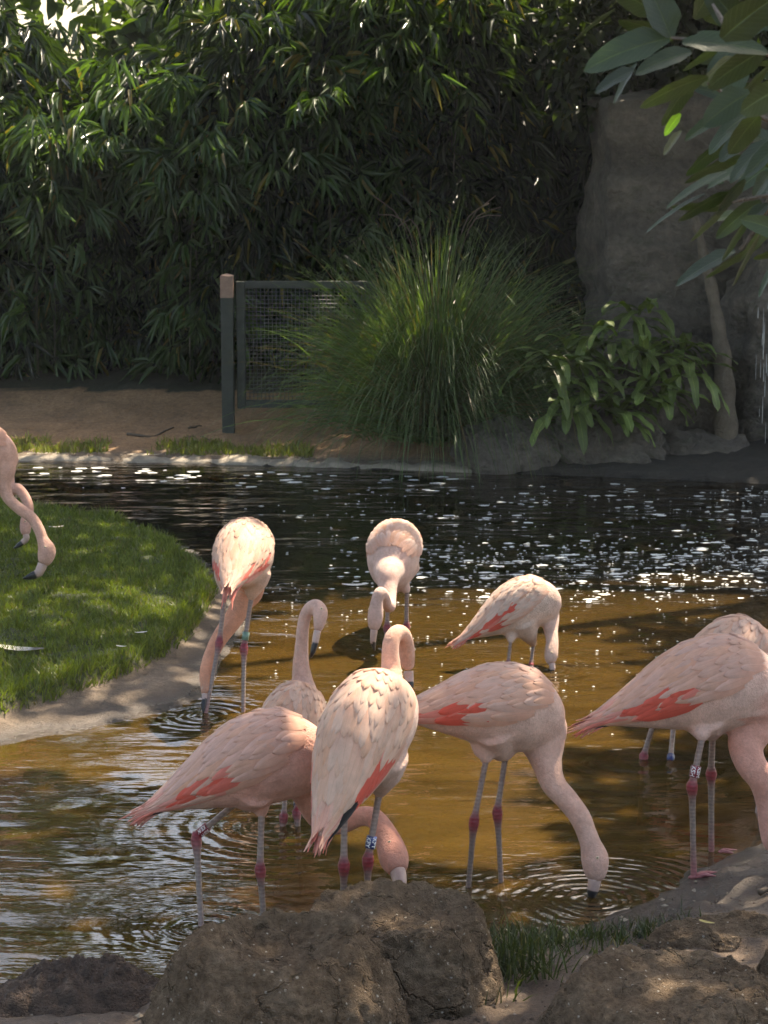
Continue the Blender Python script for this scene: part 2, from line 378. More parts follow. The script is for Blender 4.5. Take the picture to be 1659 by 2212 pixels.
# ------------------------------------------------------------------ water
RIPPLES = []     # filled below: (x, y, wavelength, reach, height)
def rip(px, py, wl, reach, h): p = Gp(px, py); RIPPLES.append((p.x, p.y, wl, reach, h))
rip(1280, 1944, 0.055, 0.42, 1.0); rip(436, 2005, 0.07, 0.35, 0.5); rip(1010, 1917, 0.06, 0.16, 0.35); rip(1085, 1908, 0.06, 0.16, 0.35)
rip(612, 1785, 0.09, 0.6, 0.5); rip(642, 1785, 0.09, 0.5, 0.4); rip(1194, 1450, 0.08, 0.35, 0.6); rip(441, 1545, 0.07, 0.3, 0.5); rip(1389, 1641, 0.12, 0.5, 0.4)
rip(880, 1395, 0.08, 0.3, 0.5)
def mat_water():
    m = NT('pond_water'); m.t.nodes.remove(m.b)
    o = m.coord()
    sx = m.n('ShaderNodeSeparateXYZ'); m.l(o, sx.inputs[0])
    def mapped(s, rot=0.0):
        mp = m.n('ShaderNodeMapping'); m.l(o, mp.inputs[0]); mp.inputs['Scale'].default_value = s; mp.inputs['Rotation'].default_value = (0, 0, rot); return mp.outputs[0]
    n1 = m.noise(1.0, 2, mapped((2.6, 8.0, 1), 0.12), 0.5); n2 = m.noise(1.0, 2, mapped((13.0, 34.0, 1), -0.1), 0.5); n3 = m.noise(1.0, 2, mapped((1.1, 1.6, 1)))
    calm = m.ramp(n3.outputs[0], [(0.38, 0.12), (0.62, 1.0)])
    h = m.math('MULTIPLY', m.math('ADD', m.math('MULTIPLY', n1.outputs[0], 1.0), m.math('MULTIPLY', n2.outputs[0], 0.16)), calm.outputs[0])
    h = m.math('MULTIPLY', h, 0.021)
    for (x, y, wlen, reach, hh) in RIPPLES:
        d = m.n('ShaderNodeVectorMath', operation='DISTANCE'); m.l(o, d.inputs[0]); d.inputs[1].default_value = (x, y, 0)
        dd = m.math('ADD', d.outputs['Value'], m.math('MULTIPLY', n1.outputs[0], 0.075))
        s = m.math('SINE', m.math('MULTIPLY', dd, 2 * math.pi / wlen))
        e = m.math('EXPONENT', m.math('MULTIPLY', m.math('POWER', m.math('DIVIDE', d.outputs['Value'], reach), 2.0), -1.0))
        h = m.math('ADD', h, m.math('MULTIPLY', m.math('MULTIPLY', s, e), 0.0028 * hh * wlen / 0.06))
    nrm = m.bump(h, 1.0, 1.0)
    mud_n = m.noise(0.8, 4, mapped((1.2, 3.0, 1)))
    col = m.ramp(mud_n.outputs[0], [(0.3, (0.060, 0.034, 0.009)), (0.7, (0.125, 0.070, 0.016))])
    # ochre mud colour, far side darkened to carry its shade and hedge reflection
    far_shade = m.n('ShaderNodeMapRange', interpolation_type='SMOOTHSTEP'); m.l(m.math('ADD', sx.outputs[1], m.math('MULTIPLY', m.math('SUBTRACT', mud_n.outputs[0], 0.5), 2.5)), far_shade.inputs[0])
    far_shade.inputs[1].default_value = 12.9; far_shade.inputs[2].default_value = 14.7
    cm = m.n('ShaderNodeMix', data_type='RGBA'); m.l(far_shade.outputs[0], cm.inputs[0]); m.l(col.outputs[0], cm.inputs[6]); cm.inputs[7].default_value = (0.016, 0.013, 0.009, 1)
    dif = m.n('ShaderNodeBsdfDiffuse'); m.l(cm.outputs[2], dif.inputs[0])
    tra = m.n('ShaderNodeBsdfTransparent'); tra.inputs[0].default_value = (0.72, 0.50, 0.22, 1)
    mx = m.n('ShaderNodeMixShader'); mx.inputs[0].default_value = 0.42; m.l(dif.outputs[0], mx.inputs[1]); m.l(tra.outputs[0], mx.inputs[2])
    gl = m.n('ShaderNodeBsdfGlossy'); gl.inputs['Roughness'].default_value = 0.02; m.l(nrm, gl.inputs['Normal'])
    fr = m.n('ShaderNodeFresnel'); fr.inputs[0].default_value = 1.85; m.l(nrm, fr.inputs[1])
    mx2 = m.n('ShaderNodeMixShader'); m.l(fr.outputs[0], mx2.inputs[0]); m.l(mx.outputs[0], mx2.inputs[1]); m.l(gl.outputs[0], mx2.inputs[2])
    m.l(mx2.outputs[0], m.out.inputs[0])
    return m.m
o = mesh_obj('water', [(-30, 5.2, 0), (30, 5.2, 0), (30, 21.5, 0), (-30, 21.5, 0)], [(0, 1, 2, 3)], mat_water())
tag(o, kind='structure')

# pale concrete lip of the far bank
V, F = [], []
fp = catmull([(*p, 0) for p in pts([(-900, 985), (0, 996), (300, 1000), (500, 1004), (800, 1013), (1020, 1021)])], 90)
for i, p in enumerate(fp):
    j = 0.026 * fbm(p[0], 3, 0, 4, 3)
    for (dy, z) in ((-0.02, -0.06), (-0.01, 0.012 + j), (0.04, 0.034 + j), (0.16, 0.055 + j), (0.20, 0.0)):
        V.append((p[0], p[1] + dy + j, z))
for i in range(len(fp) - 1):
    for k in range(4): a = i * 5 + k; F.append((a, a + 5, a + 6, a + 1))
o = mesh_obj('pond_kerb', V, F, M['kerb']); tag(o, kind='structure')

# ------------------------------------------------------------------ flamingos
BX = np.array([-0.44, -0.40, -0.34, -0.26, -0.17, -0.08, 0.02, 0.11, 0.185, 0.235, 0.262, 0.272])
BC = np.array([-0.105, -0.095, -0.075, -0.048, -0.018, 0.0, 0.006, 0.004, -0.006, -0.016, -0.022, -0.024])
BH = np.array([0.008, 0.02, 0.042, 0.078, 0.118, 0.148, 0.162, 0.157, 0.128, 0.088, 0.048, 0.0])
BW = np.array([0.012, 0.03, 0.055, 0.085, 0.115, 0.135, 0.143, 0.137, 0.112, 0.078, 0.044, 0.0])
def sec(x):
    return np.interp(x, BX, BC), np.interp(x, BX, BH), np.interp(x, BX, BW)
def skin(x, th, off):
    c, h, w = sec(x)
    if x < -0.44: c = c + (x + 0.44) * 0.25
    return Vector((x, (w + off) * math.sin(th), c + (h + off) * math.cos(th)))
PALE = np.array([0.67, 0.42, 0.33]); PEACH = np.array([0.70, 0.36, 0.21]); CORAL = np.array([0.74, 0.12, 0.075]); PINK = np.array([0.76, 0.33, 0.26]); BLACKF = np.array([0.012, 0.011, 0.012])

def feather_geo(x0, th0, L, wd, dth, base, lift, nu=7, nv=4, droop=0.0):
    V, UV = [], []
    for i in range(nu + 1):
        u = 1 - (1 - i / nu) ** 1.7
        prof = (min(1.0, 0.35 + u * 2.6)) * math.sqrt(max(0.0, 1 - max(0, (u - 0.32) / 0.68) ** 2.0))
        for j in range(nv + 1):
            v = -1 + 2 * j / nv
            x = x0 - L * u + abs(v) * wd * 0.12
            c, h, w = sec(x); r = max(0.5 * (w + h), 0.055)
            th = th0 + dth * u + v * wd * 0.5 * prof / r
            off = base + lift * u * (1.35 - 0.5 * u) + 0.003 * (1 - v * v) * (0.3 + u)
            p = skin(x, th, off); p.z -= droop * u * u
            V.append(p); UV.append((u, v))
    F = [(i * (nv + 1) + j, i * (nv + 1) + j + 1, (i + 1) * (nv + 1) + j + 1, (i + 1) * (nv + 1) + j) for i in range(nu) for j in range(nv)]
    return V, F, UV

def text_mesh(s, size):
    cu = bpy.data.curves.new('txt', 'FONT'); cu.body = s; cu.size = size; cu.align_x = 'CENTER'; cu.align_y = 'CENTER'; cu.offset = 0.0006
    ob = bpy.data.objects.new('txt', cu); COL.objects.link(ob); dg = bpy.context.evaluated_depsgraph_get()
    me = bpy.data.meshes.new_from_object(ob.evaluated_get(dg))
    V = [tuple(v.co) for v in me.vertices]; F = [tuple(p.vertices) for p in me.polygons]
    bpy.data.objects.remove(ob); bpy.data.curves.remove(cu); bpy.data.meshes.remove(me)
    return V, F

def remesh(V, F, vox, it):
    me = bpy.data.meshes.new('tmp'); me.from_pydata([tuple(v) for v in V], [], F)
    ob = bpy.data.objects.new('tmp', me); COL.objects.link(ob)
    m = ob.modifiers.new('r', 'REMESH'); m.mode = 'VOXEL'; m.voxel_size = vox
    s = ob.modifiers.new('s', 'SMOOTH'); s.factor = 0.5; s.iterations = it
    dg = bpy.context.evaluated_depsgraph_get()
    e = bpy.data.meshes.new_from_object(ob.evaluated_get(dg))
    V = np.zeros(len(e.vertices) * 3, np.float32); e.vertices.foreach_get('co', V); V = V.reshape(-1, 3)
    F = [tuple(p.vertices) for p in e.polygons]
    bpy.data.objects.remove(ob); bpy.data.meshes.remove(me); bpy.data.meshes.remove(e)
    return V, F

GREY = np.array([0.30, 0.205, 0.17]); CRIM = np.array([0.25, 0.020, 0.030]); PINKLEG = np.array([0.42, 0.14, 0.14])
def bird(label, center, yaw, pitch, scale, neck, bill, legs, roll=0, pale=PALE, neckcol=(0.67, 0.39, 0.31), red=1.0, fine=True, lat=None,
         bands=(), seed=0, black=0.42, prim=0.0015, tailspread=1.0, eyes=True, wingdrop=0.0, bodycol=None, thigh_r=0.05, footyaw=None):
    rnd = random.Random(seed); pale = np.array(pale); neckcol = np.array(neckcol); bodycol = pale if bodycol is None else np.array(bodycol)
    Cw = W(*center)
    M4 = Matrix.Translation(Cw) @ Matrix.Rotation(R(yaw), 4, 'Z') @ Matrix.Rotation(R(-pitch), 4, 'Y') @ Matrix.Rotation(R(roll), 4, 'X') @ Matrix.Scale(scale, 4)
    Mi = M4.inverted()
    base = Vector((Cw.x, Cw.y, hz(Cw.x, Cw.y)))
    root = empty('flamingo', base); tag(root, label, 'flamingo', 'flamingos wading round the pond')
    loc = lambda p: Vector(p) - base
    # --- trunk
    seg = 20; xs = np.linspace(-0.44, 0.272, 30); V = []
    for x in xs:
        c, h, w = sec(x); h = max(h, 0.002); w = max(w, 0.002)
        for k in range(seg):
            t = 2 * math.pi * k / seg
            V.append(loc(M4 @ Vector((x, w * math.sin(t), c + h * math.cos(t) * (1.0 if math.cos(t) > 0 else 1.06)))))
    F = [(i * seg + k, i * seg + (k + 1) % seg, (i + 1) * seg + (k + 1) % seg, (i + 1) * seg + k) for i in range(len(xs) - 1) for k in range(seg)]
    V += [V[0], V[-1]]; a, b = len(V) - 2, len(V) - 1
    V[a] = loc(M4 @ Vector((-0.445, 0, -0.105))); V[b] = loc(M4 @ Vector((0.274, 0, -0.024)))
    F += [(a, (k + 1) % seg, k) for k in range(seg)] + [(b, (len(xs) - 1) * seg + k, (len(xs) - 1) * seg + (k + 1) % seg) for k in range(seg)]
    parts = [(V, F)]
    # --- neck and head
    npts = [(*loc(M4 @ Vector((0.05, 0, -0.01))), 0.115 * scale), (*loc(M4 @ Vector((0.13, 0, -0.015))), 0.10 * scale)]
    for (px, py, Y, r) in neck:
        p = W(px, py, Y); npts.append((*loc(p), r / ppm(p)))
    S = catmull(npts, 70); NP, NR = S[:, :3], np.maximum(S[:, 3], 0.008)
    parts.append(tube(NP, NR, 14))
    # --- thighs
    lg = []
    for s, L in zip((1, -1), legs):
        P = []
        for q in L:
            if q[2] == 'w': P.append(Gp(q[0], q[1], 0.0))
            elif q[2] == 'g':
                g = Gp(q[0], q[1], 0.0)
                for _ in range(4): g = Gp(q[0], q[1], hz(g.x, g.y))
                P.append(g)
            else: P.append(W(*q))
        if L[-1][2] == 'w':                       # carry the shank on through the water to the bed
            d = (P[-1] - P[-2]).normalized(); e = P[-1].copy()
            d.x *= 0.5; d.y *= 0.5; d.z = -1
            gz = hz(e.x, e.y) - 0.01
            P[-1] = e + d * (e.z - gz)
        hip = M4 @ Vector((-0.03, 0.065 * s, -0.07))
        th = P[0]
        parts.append(tube([*map(np.array, (loc(hip), loc(hip.lerp(th, 0.5)), loc(hip.lerp(th, 0.85)), loc(th), loc(th + (P[1] - th).normalized() * 0.02)))],
                          [0.085 * scale, 0.068 * scale, thigh_r * 0.75 * scale, 0.026 * scale, 0.013 * scale], 12))
        lg.append(P)
    RV, RF = remesh(*join(parts), 0.0085 * scale if fine else 0.011, 7)
    # --- colour of the body surface
    n = len(RV)
    d2 = ((RV[:, None, :] - NP[None, ::2, :]) ** 2).sum(-1); k = d2.argmin(1); tn = k / (len(NP[::2]) - 1.0)
    col = np.repeat(bodycol[None], n, 0)
    Bl = np.array([(Mi @ (Vector(v) + base))[:] for v in RV])
    inb = np.clip((Bl[:, 0] - 0.10) / 0.13, 0, 1) * (tn > 0.12)
    col = col * (1 - inb[:, None]) + neckcol * inb[:, None]
    far = (Bl[:, 0] > 0.24) | (np.sqrt(d2.min(1)) < NR[::2][k] * 1.15) & (tn > 0.25)
    col = np.where(far[:, None], neckcol, col)
    rump = np.clip((-0.18 - Bl[:, 0]) / 0.1, 0, 1)[:, None]
    col = col * (1 - rump) + (pale * 0.55 + np.array([0.72, 0.58, 0.50]) * 0.45) * rump
    mot = np.array([fbm(*v, 3, 9.0) for v in RV])[:, None]
    col = np.clip(col * (1 + 0.10 * mot) + np.array([0, -0.03, -0.03]) * np.clip(mot, 0, 1), 0, 0.9)
    # --- legs and feet, same skin
    LV, LF, LC = [], [], []
    for s, P in zip((1, -1), lg):
        th, hk, ft = P[0], P[1], P[-1]
        a1 = [th + (hk - th).normalized() * -0.03, th.lerp(hk, 0.35), th.lerp(hk, 0.78), hk.lerp(th, 0.07), hk, hk.lerp(ft, 0.07), hk.lerp(ft, 0.17), hk.lerp(ft, 0.6), ft.lerp(hk, 0.06), ft]
        r1 = [0.0125, 0.0115, 0.0120, 0.0160, 0.0215, 0.0185, 0.0122, 0.0104, 0.0112, 0.014]
        c1 = [GREY, GREY, GREY * 1.05, CRIM * 0.9, CRIM * 1.05, CRIM * 0.8 + GREY * 0.2, GREY * 0.85, GREY, PINKLEG, PINKLEG]
        Sx = catmull([(*loc(p), r * scale, *c) for p, r, c in zip(a1, r1, c1)], 34)
        v, f = tube(Sx[:, :3], Sx[:, 3], 9)
        cc = [Sx[i, 4:7] for i in range(34) for _ in range(9)] + [Sx[0, 4:7], Sx[-1, 4:7]]
        off = len(LV); LV += v; LF += [tuple(q + off for q in g) for g in f]; LC += cc
        # webbed foot
        fy = R(yaw if footyaw is None else footyaw); o3 = loc(ft); tips = []
        for da, tl in ((-0.5, 0.078), (0, 0.095), (0.5, 0.078), (math.pi, 0.02)):
            dv = Vector((math.cos(fy + da), math.sin(fy + da), 0)); tip = o3 + dv * tl * scale
            tip.z = hz(ft.x + dv.x * tl, ft.y + dv.y * tl) - base.z + 0.006; tips.append(tip)
            mid = o3.lerp(tip, 0.5); mid.z = max(mid.z, tip.z + 0.004)
            v, f = tube(np.array([o3 + Vector((0, 0, 0.004)), mid, tip]), [0.012 * scale, 0.008 * scale, 0.004 * scale], 6)
            off = len(LV); LV += v; LF += [tuple(q + off for q in g) for g in f]; LC += [PINKLEG] * len(v)
        up = Vector((0, 0, 0.003)); wv = [o3, *[t.lerp(o3, 0.12) for t in tips[:3]], tips[0].lerp(tips[1], 0.5).lerp(o3, 0.22), tips[1].lerp(tips[2], 0.5).lerp(o3, 0.22)]
        off = len(LV); LV += [p + up for p in wv]; LC += [PINKLEG] * 6
        LF += [tuple(off + i for i in q) for q in ((0, 1, 4), (0, 4, 2), (0, 2, 5), (0, 5, 3))]
    allV = [tuple(v) for v in RV] + [tuple(v) for v in LV]; allF = RF + [tuple(i + n for i in q) for q in LF]
    mesh_obj('body', allV, allF, None, root, col=np.vstack([col, np.clip(np.array(LC), 0.005, 1)]), mats=[M['plumage'], M['leg']], midx=[0] * len(RF) + [1] * len(LF))
    # --- bill
    bp = [loc(W(*q)) for q in bill]; hd = Vector(NP[-4])
    path = [hd.lerp(bp[0], 0.55), *bp]
    S2 = catmull([(*p, r) for p, r in zip(path, np.interp(np.linspace(0, 1, len(path)), [0, 0.3, 0.6, 0.85, 1], np.array([1.0, 0.95, 0.82, 0.55, 0.16]) * max(NR[-1] * 0.95, 0.02 * scale)))], 18)
    v, f = tube(S2[:, :3], S2[:, 3], 12, flat=[(0.8, 1.0)] * 18)
    bc = []
    for i in range(18):
        t = i / 17; cA = np.array([0.52, 0.35, 0.29]) * (1 - 0.15 * t)
        for kk in range(12): bc.append(BLACKF * 1.4 if t > black + 0.03 * math.sin(kk) else cA)
    bc += [bc[0], BLACKF]
    mesh_obj('bill', v, f, M['bill'], root, col=np.array(bc))
    # --- eyes
    if eyes and lat is not None:
        hc = Vector(NP[-9]); ax = (Vector(NP[-1]) - Vector(NP[-14])).normalized()
        lv = Vector(lat); lv = (lv - ax * lv.dot(ax)).normalized(); hr = NR[-9]
        for s in (1, -1):
            c = hc + lv * s * hr * 0.93; er = 0.0068 * scale; ev, ef, ec = [], [], []
            for i in range(7):
                t = i / 6 * math.pi / 1.7
                a3 = lv * s; b3 = ax; c3 = a3.cross(b3)
                for j in range(12):
                    p = 2 * math.pi * j / 12
                    ev.append(c + (a3 * math.cos(t) * 0.6 + (b3 * math.cos(p) + c3 * math.sin(p)) * math.sin(t)) * er)
                    ec.append(BLACKF if i < 2 else (0.72, 0.55, 0.36))
            ef = [(i * 12 + j, i * 12 + (j + 1) % 12, (i + 1) * 12 + (j + 1) % 12, (i + 1) * 12 + j) for i in range(6) for j in range(12)]
            mesh_obj('eye', ev, ef, M['eye'], root, col=np.array(ec))
    # --- wings: rows of overlapping feathers following the flank
    for s in (1, -1):
        FE = []
        xr = 0.175; row = 0
        while xr > -0.29:
            tmax = np.interp(xr, [-0.3, -0.2, -0.05, 0.08, 0.18], [R(80), R(100), R(104), R(88), R(58)])
            L = np.interp(xr, [-0.3, -0.12, 0.05, 0.18], [0.21, 0.27, 0.20, 0.095]); wd = np.interp(xr, [-0.3, -0.1, 0.08, 0.18], [0.028, 0.048, 0.043, 0.034])
            c, h, w = sec(xr); step = wd * 0.62 / max(0.5 * (h + w), 0.05)
            t = R(-3) + (row % 2) * step * 0.35 + rnd.uniform(0, 0.05)
            while t < tmax:
                q = t / tmax
                LL = L * rnd.uniform(0.85, 1.15) * (0.85 + 0.3 * q)
                cc = pale * rnd.uniform(0.92, 1.06); cc = cc + (PEACH - cc) * max(0, rnd.gauss(0.20, 0.25)) * (1.1 - 0.5 * q)
                if 0.58 < q < 0.95 and -0.22 < xr < -0.01 and rnd.random() < 0.9 * red: cc = CORAL + (PINK - CORAL) * max(0, rnd.gauss(0.0, 0.5)); LL *= rnd.uniform(0.5, 0.85)
                elif q > 0.5 and xr < -0.05 and rnd.random() < 0.3 * red: cc = PINK * rnd.uniform(0.9, 1.1)
                elif xr < -0.22: cc = cc + (PINK - cc) * rnd.uniform(0.25, 0.8) * red
                FE.append((xr + rnd.uniform(-0.008, 0.008), t, LL, wd * rnd.uniform(0.9, 1.2), rnd.uniform(0.10, 0.26) + 0.30 * q * (1 - q), 0.002 + 0.004 * (1 - q) + (0.0012 if cc[1] < 0.2 else 0), 0.007 + rnd.uniform(0, 0.004), cc, 0.0))
                t += step * rnd.uniform(0.85, 1.2)
            xr -= np.interp(xr, [-0.3, 0.0, 0.18], [0.042, 0.040, 0.026]); row += 1
        for kq in range(3):                       # dark primaries under the tip of the folded wing
            FE.append((-0.285 - 0.015 * kq, R(84 + 9 * kq), 0.145 if prim > 0.005 else 0.11, 0.046, 0.0, prim, 0.004, BLACKF, 0.015))
        for kq in range(4):                       # long coral plumes reaching the tail
            FE.append((-0.26 - 0.012 * kq, R(22 + 20 * kq), 0.19 + 0.02 * rnd.random(), 0.032, 0.04, 0.006, 0.008, (CORAL * 0.5 + PINK * 0.6) * rnd.uniform(0.85, 1.1), 0.02 + wingdrop))
        shell_done = None
        GV, GF, GC, GU = [], [], [], []
        for i, (x0, t0, LL, wd, dth, bs, lf, cc, dr) in enumerate(FE):
            v, f, uv = feather_geo(x0, s * t0, LL, wd, s * dth, bs, lf, 7 if fine else 4, 4 if fine else 2, dr)
            v = [loc(M4 @ p) for p in v]
            tip = np.array([(PEACH * 0.55 + np.array(cc) * 0.45) if (cc[1] > 0.3) else cc])[0]
            rt = np.array(cc) * 0.45 + (PEACH * 0.6 + PINK * 0.4) * 0.55 if cc[1] > 0.3 else np.array(cc) * 0.9; fc = np.array([np.clip(rt + (np.array(cc) * 1.04 - rt) * sstep(0.35, 0.85, uu[0] + 0.12 * abs(uu[1])), 0.004, 0.86) for uu in uv])
            if not fine or shell_done is None or i % 1 == 1:
                if fine: shell_done = mesh_obj('wing', v, f, M['feather'], root, col=fc, uv=uv)
                else:
                    off = len(GV); GV += v; GF += [tuple(q + off for q in g) for g in f]; GC += list(fc); GU += uv
            else: mesh_obj('feather', v, f, M['feather'], shell_done, col=fc, uv=uv)
        if not fine: mesh_obj('wing', GV, GF, M['feather'], root, col=np.array(GC), uv=GU)
    # --- tail
    TV, TF, TC, TU = [], [], [], []
    for kq in range(11):
        q = (kq - 5) / 5.0
        v, f, uv = feather_geo(-0.30, q * R(70), 0.175 + 0.03 * rnd.random() - 0.03 * abs(q), 0.036, q * 0.35 * tailspread, 0.002 + 0.002 * (kq % 3), 0.004, 7, 2, 0.035 + 0.02 * rnd.random())
        off = len(TV); TV += [loc(M4 @ p) for p in v]; TF += [tuple(i + off for i in g) for g in f]; TU += uv
        cc = (PINK * (1 - 0.6 * red * rnd.random()) + CORAL * 0.5 * red * rnd.random()); TC += [np.clip(cc, 0.02, 0.85)] * len(v)
    mesh_obj('tail', TV, TF, M['feather'], root, col=np.array(TC), uv=TU)
    # --- leg bands
    for (li, t, mat, txt) in bands:
        th, hk = lg[li][0], lg[li][1]; ax = (th - hk).normalized(); c = hk + ax * t * scale; r = 0.0175 * scale; hh = 0.021 * scale
        cv, cf = [], []
        for rr, zz in ((r - 0.003, -hh), (r, -hh), (r, hh), (r - 0.003, hh)):
            cdir = Vector((0, -1, 0)); cdir = (cdir - ax * cdir.dot(ax)).normalized(); rt = ax.cross(cdir)
            for j in range(20):
                p = 2 * math.pi * j / 20; cv.append(loc(c + (cdir * math.cos(p) + rt * math.sin(p)) * rr + ax * zz))
        cf = [(i * 20 + j, i * 20 + (j + 1) % 20, ((i + 1) % 4) * 20 + (j + 1) % 20, ((i + 1) % 4) * 20 + j) for i in range(4) for j in range(20)]
        bo = mesh_obj('leg_band', cv, cf, M[mat], root)
        if txt:
            tv, tf = text_mesh(txt, 0.0205 * scale); xs_ = [q[0] for q in tv]; kx = 1.75 * hh / (max(xs_) - min(xs_))
            av, af = [], []
            for a0 in (-36, 36, 108, 180, 252):
                off = len(av)
                for q in tv:
                    ph = R(a0) + q[1] * 1.05 / r
                    av.append(loc(c + (cdir * math.cos(ph) + rt * math.sin(ph)) * (r + 0.0009) - ax * q[0] * kx))
                af += [tuple(i + off for i in g) for g in tf]
            mesh_obj('lettering', av, af, M['band_ink'], bo, smooth=False)
    return root

# KSW bird in front: tail left, neck sweeping under to the nest mound
bird('pink flamingo with bent leg and red band reading KSW, neck sweeping low to a mound', (560, 1642, 8.15), 9, 9, 1.03,
     [(655, 1690, 8.27, 42), (668, 1728, 8.29, 31), (685, 1762, 8.30, 26), (710, 1780, 8.30, 23.5), (740, 1779, 8.30, 22.5), (776, 1764, 8.28, 22), (806, 1766, 8.26, 22.5), (828, 1793, 8.22, 25), (843, 1828, 8.17, 31), (852, 1858, 8.12, 33), (860, 1882, 8.08, 22)],
     [(863, 1898, 8.06), (864, 1912, 8.03), (860, 1922, 8.0)],
     [[(565, 1755, 8.12), (562, 1876, 8.06), (573, 2008, 'w')], [(512, 1733, 8.22), (424, 1806, 8.22), (437, 2008, 'w')]],
     pale=(0.671, 0.407, 0.320), neckcol=(0.636, 0.303, 0.218), bodycol=(0.654, 0.355, 0.272), lat=(0.1, -1, 0.1), bands=[(1, 0.035, 'band_red', 'KSW')], seed=1, black=0.9)
# KFY bird seen from behind
bird('cream backed flamingo seen from behind with blue band reading KFY, head bowed behind its shoulder', (794, 1578, 7.95), 66, 21, 1.08,
     [(842, 1490, 8.2, 33), (845, 1450, 8.26, 24), (843, 1412, 8.28, 20), (846, 1383, 8.30, 19), (858, 1366, 8.34, 18), (871, 1372, 8.39, 18), (877, 1398, 8.42, 19), (880, 1425, 8.43, 17), (882, 1448, 8.43, 12)],
     [(884, 1465, 8.42), (885, 1485, 8.40), (883, 1498, 8.38)],
     [[(744, 1742, 7.97), (743, 1868, 7.93), (742, 2015, 'w')], [(820, 1712, 8.0), (795, 1856, 7.95), (793, 2015, 'w')]],
     pale=(0.705, 0.474, 0.354), neckcol=(0.688, 0.400, 0.286), bodycol=(0.688, 0.474, 0.381), bands=[(1, 0.058, 'band_blue', 'KFY')], seed=2, red=0.7, lat=(1, 0.2, 0), wingdrop=0.0, black=0.5, prim=0.011)
# bird drinking, neck straight down
bird('pale flamingo dipping its bill in rippled water, both legs straight with crimson joints', (1082, 1528, 8.55), 13, -13, 1.0,
     [(1166, 1580, 8.6, 62), (1174, 1612, 8.58, 48), (1182, 1652, 8.54, 33), (1196, 1694, 8.50, 27.5), (1226, 1729, 8.47, 25), (1252, 1764, 8.44, 24), (1267, 1799, 8.42, 22.5), (1276, 1824, 8.41, 24), (1285, 1855, 8.40, 31), (1286, 1884, 8.39, 26), (1284, 1900, 8.385, 19)],
     [(1283, 1912, 8.38), (1279, 1930, 8.375), (1274, 1946, 8.37)],
     [[(1050, 1640, 8.48), (1024, 1772, 8.46), (1009, 1915, 'w')], [(1092, 1634, 8.58), (1074, 1752, 8.56), (1085, 1907, 'w')]],
     pale=(0.688, 0.444, 0.347), neckcol=(0.671, 0.414, 0.320), lat=(0.15, -1, 0.1), seed=3, red=0.75, black=0.5, thigh_r=0.065)
# bird with raised neck behind the KSW bird
bird('flamingo with raised S-shaped neck and black bill tip pointing down, standing behind the KSW bird', (630, 1568, 9.36), 72, 16, 0.93,
     [(655, 1500, 9.55, 34), (653, 1470, 9.57, 24), (650, 1436, 9.57, 18.5), (652, 1390, 9.56, 15), (656, 1345, 9.55, 14), (665, 1320, 9.54, 14.5), (681, 1309, 9.52, 16), (692, 1322, 9.50, 17), (690, 1345, 9.48, 14), (686, 1362, 9.47, 10)],
     [(683, 1375, 9.46), (680, 1392, 9.45), (675, 1410, 9.44), (671, 1421, 9.44)],
     [[(617, 1700, 9.3), (613, 1762, 9.26), (608, 1786, 'w')], [(646, 1692, 9.4), (641, 1752, 9.27), (645, 1788, 'w')]],
     pale=(0.697, 0.459, 0.340), neckcol=(0.671, 0.429, 0.340), lat=(0.3, -1, 0), bands=[(1, 0.052, 'band_blue', 'S52')], seed=4, black=0.45, red=0.4)
# bird facing the camera
bird('pale flamingo facing forward with looped neck and black bill tip hanging over ochre water', (852, 1192, 12.78), -98, -16, 1.06,
     [(838, 1243, 12.47, 30), (838, 1268, 12.40, 21), (840, 1292, 12.33, 17), (841, 1309, 12.25, 15), (834, 1304, 12.16, 14), (828, 1286, 12.10, 14), (820, 1280, 12.05, 13), (814, 1300, 12.03, 14), (811, 1330, 12.02, 18), (809, 1350, 12.01, 15), (808, 1362, 12.0, 10)],
     [(807, 1372, 12.0), (806, 1388, 12.0), (810, 1405, 12.02)],
     [[(838, 1285, 12.7), (836, 1354, 12.68), (835, 1380, 'w')], [(879, 1276, 12.72), (878, 1352, 12.7), (877, 1378, 'w')]],
     pale=(0.697, 0.488, 0.401), neckcol=(0.654, 0.444, 0.367), lat=(1, 0, 0), seed=5, fine=False, black=0.55)
# far feeding bird
bird('small flamingo with sunlit cream back feeding in ochre water, neck straight down', (1125, 1308, 12.05), 16, 13, 0.86,
     [(1182, 1318, 12.12, 27), (1189, 1340, 12.1, 20), (1190, 1362, 12.05, 16), (1193, 1386, 12.0, 14.5), (1191, 1408, 11.96, 15.5), (1190, 1424, 11.94, 14.5), (1192, 1434, 11.93, 9)],
     [(1193, 1441, 11.92), (1193, 1448, 11.91), (1190, 1454, 11.9)],
     [[(1103, 1384, 11.97), (1098, 1432, 11.95), (1097, 1447, 'w')], [(1152, 1392, 12.1), (1147, 1436, 12.05), (1146, 1444, 'w')]],
     pale=(0.722, 0.533, 0.422), neckcol=(0.671, 0.459, 0.367), lat=(0, -1, 0), seed=6, fine=False, red=0.5, black=0.7)
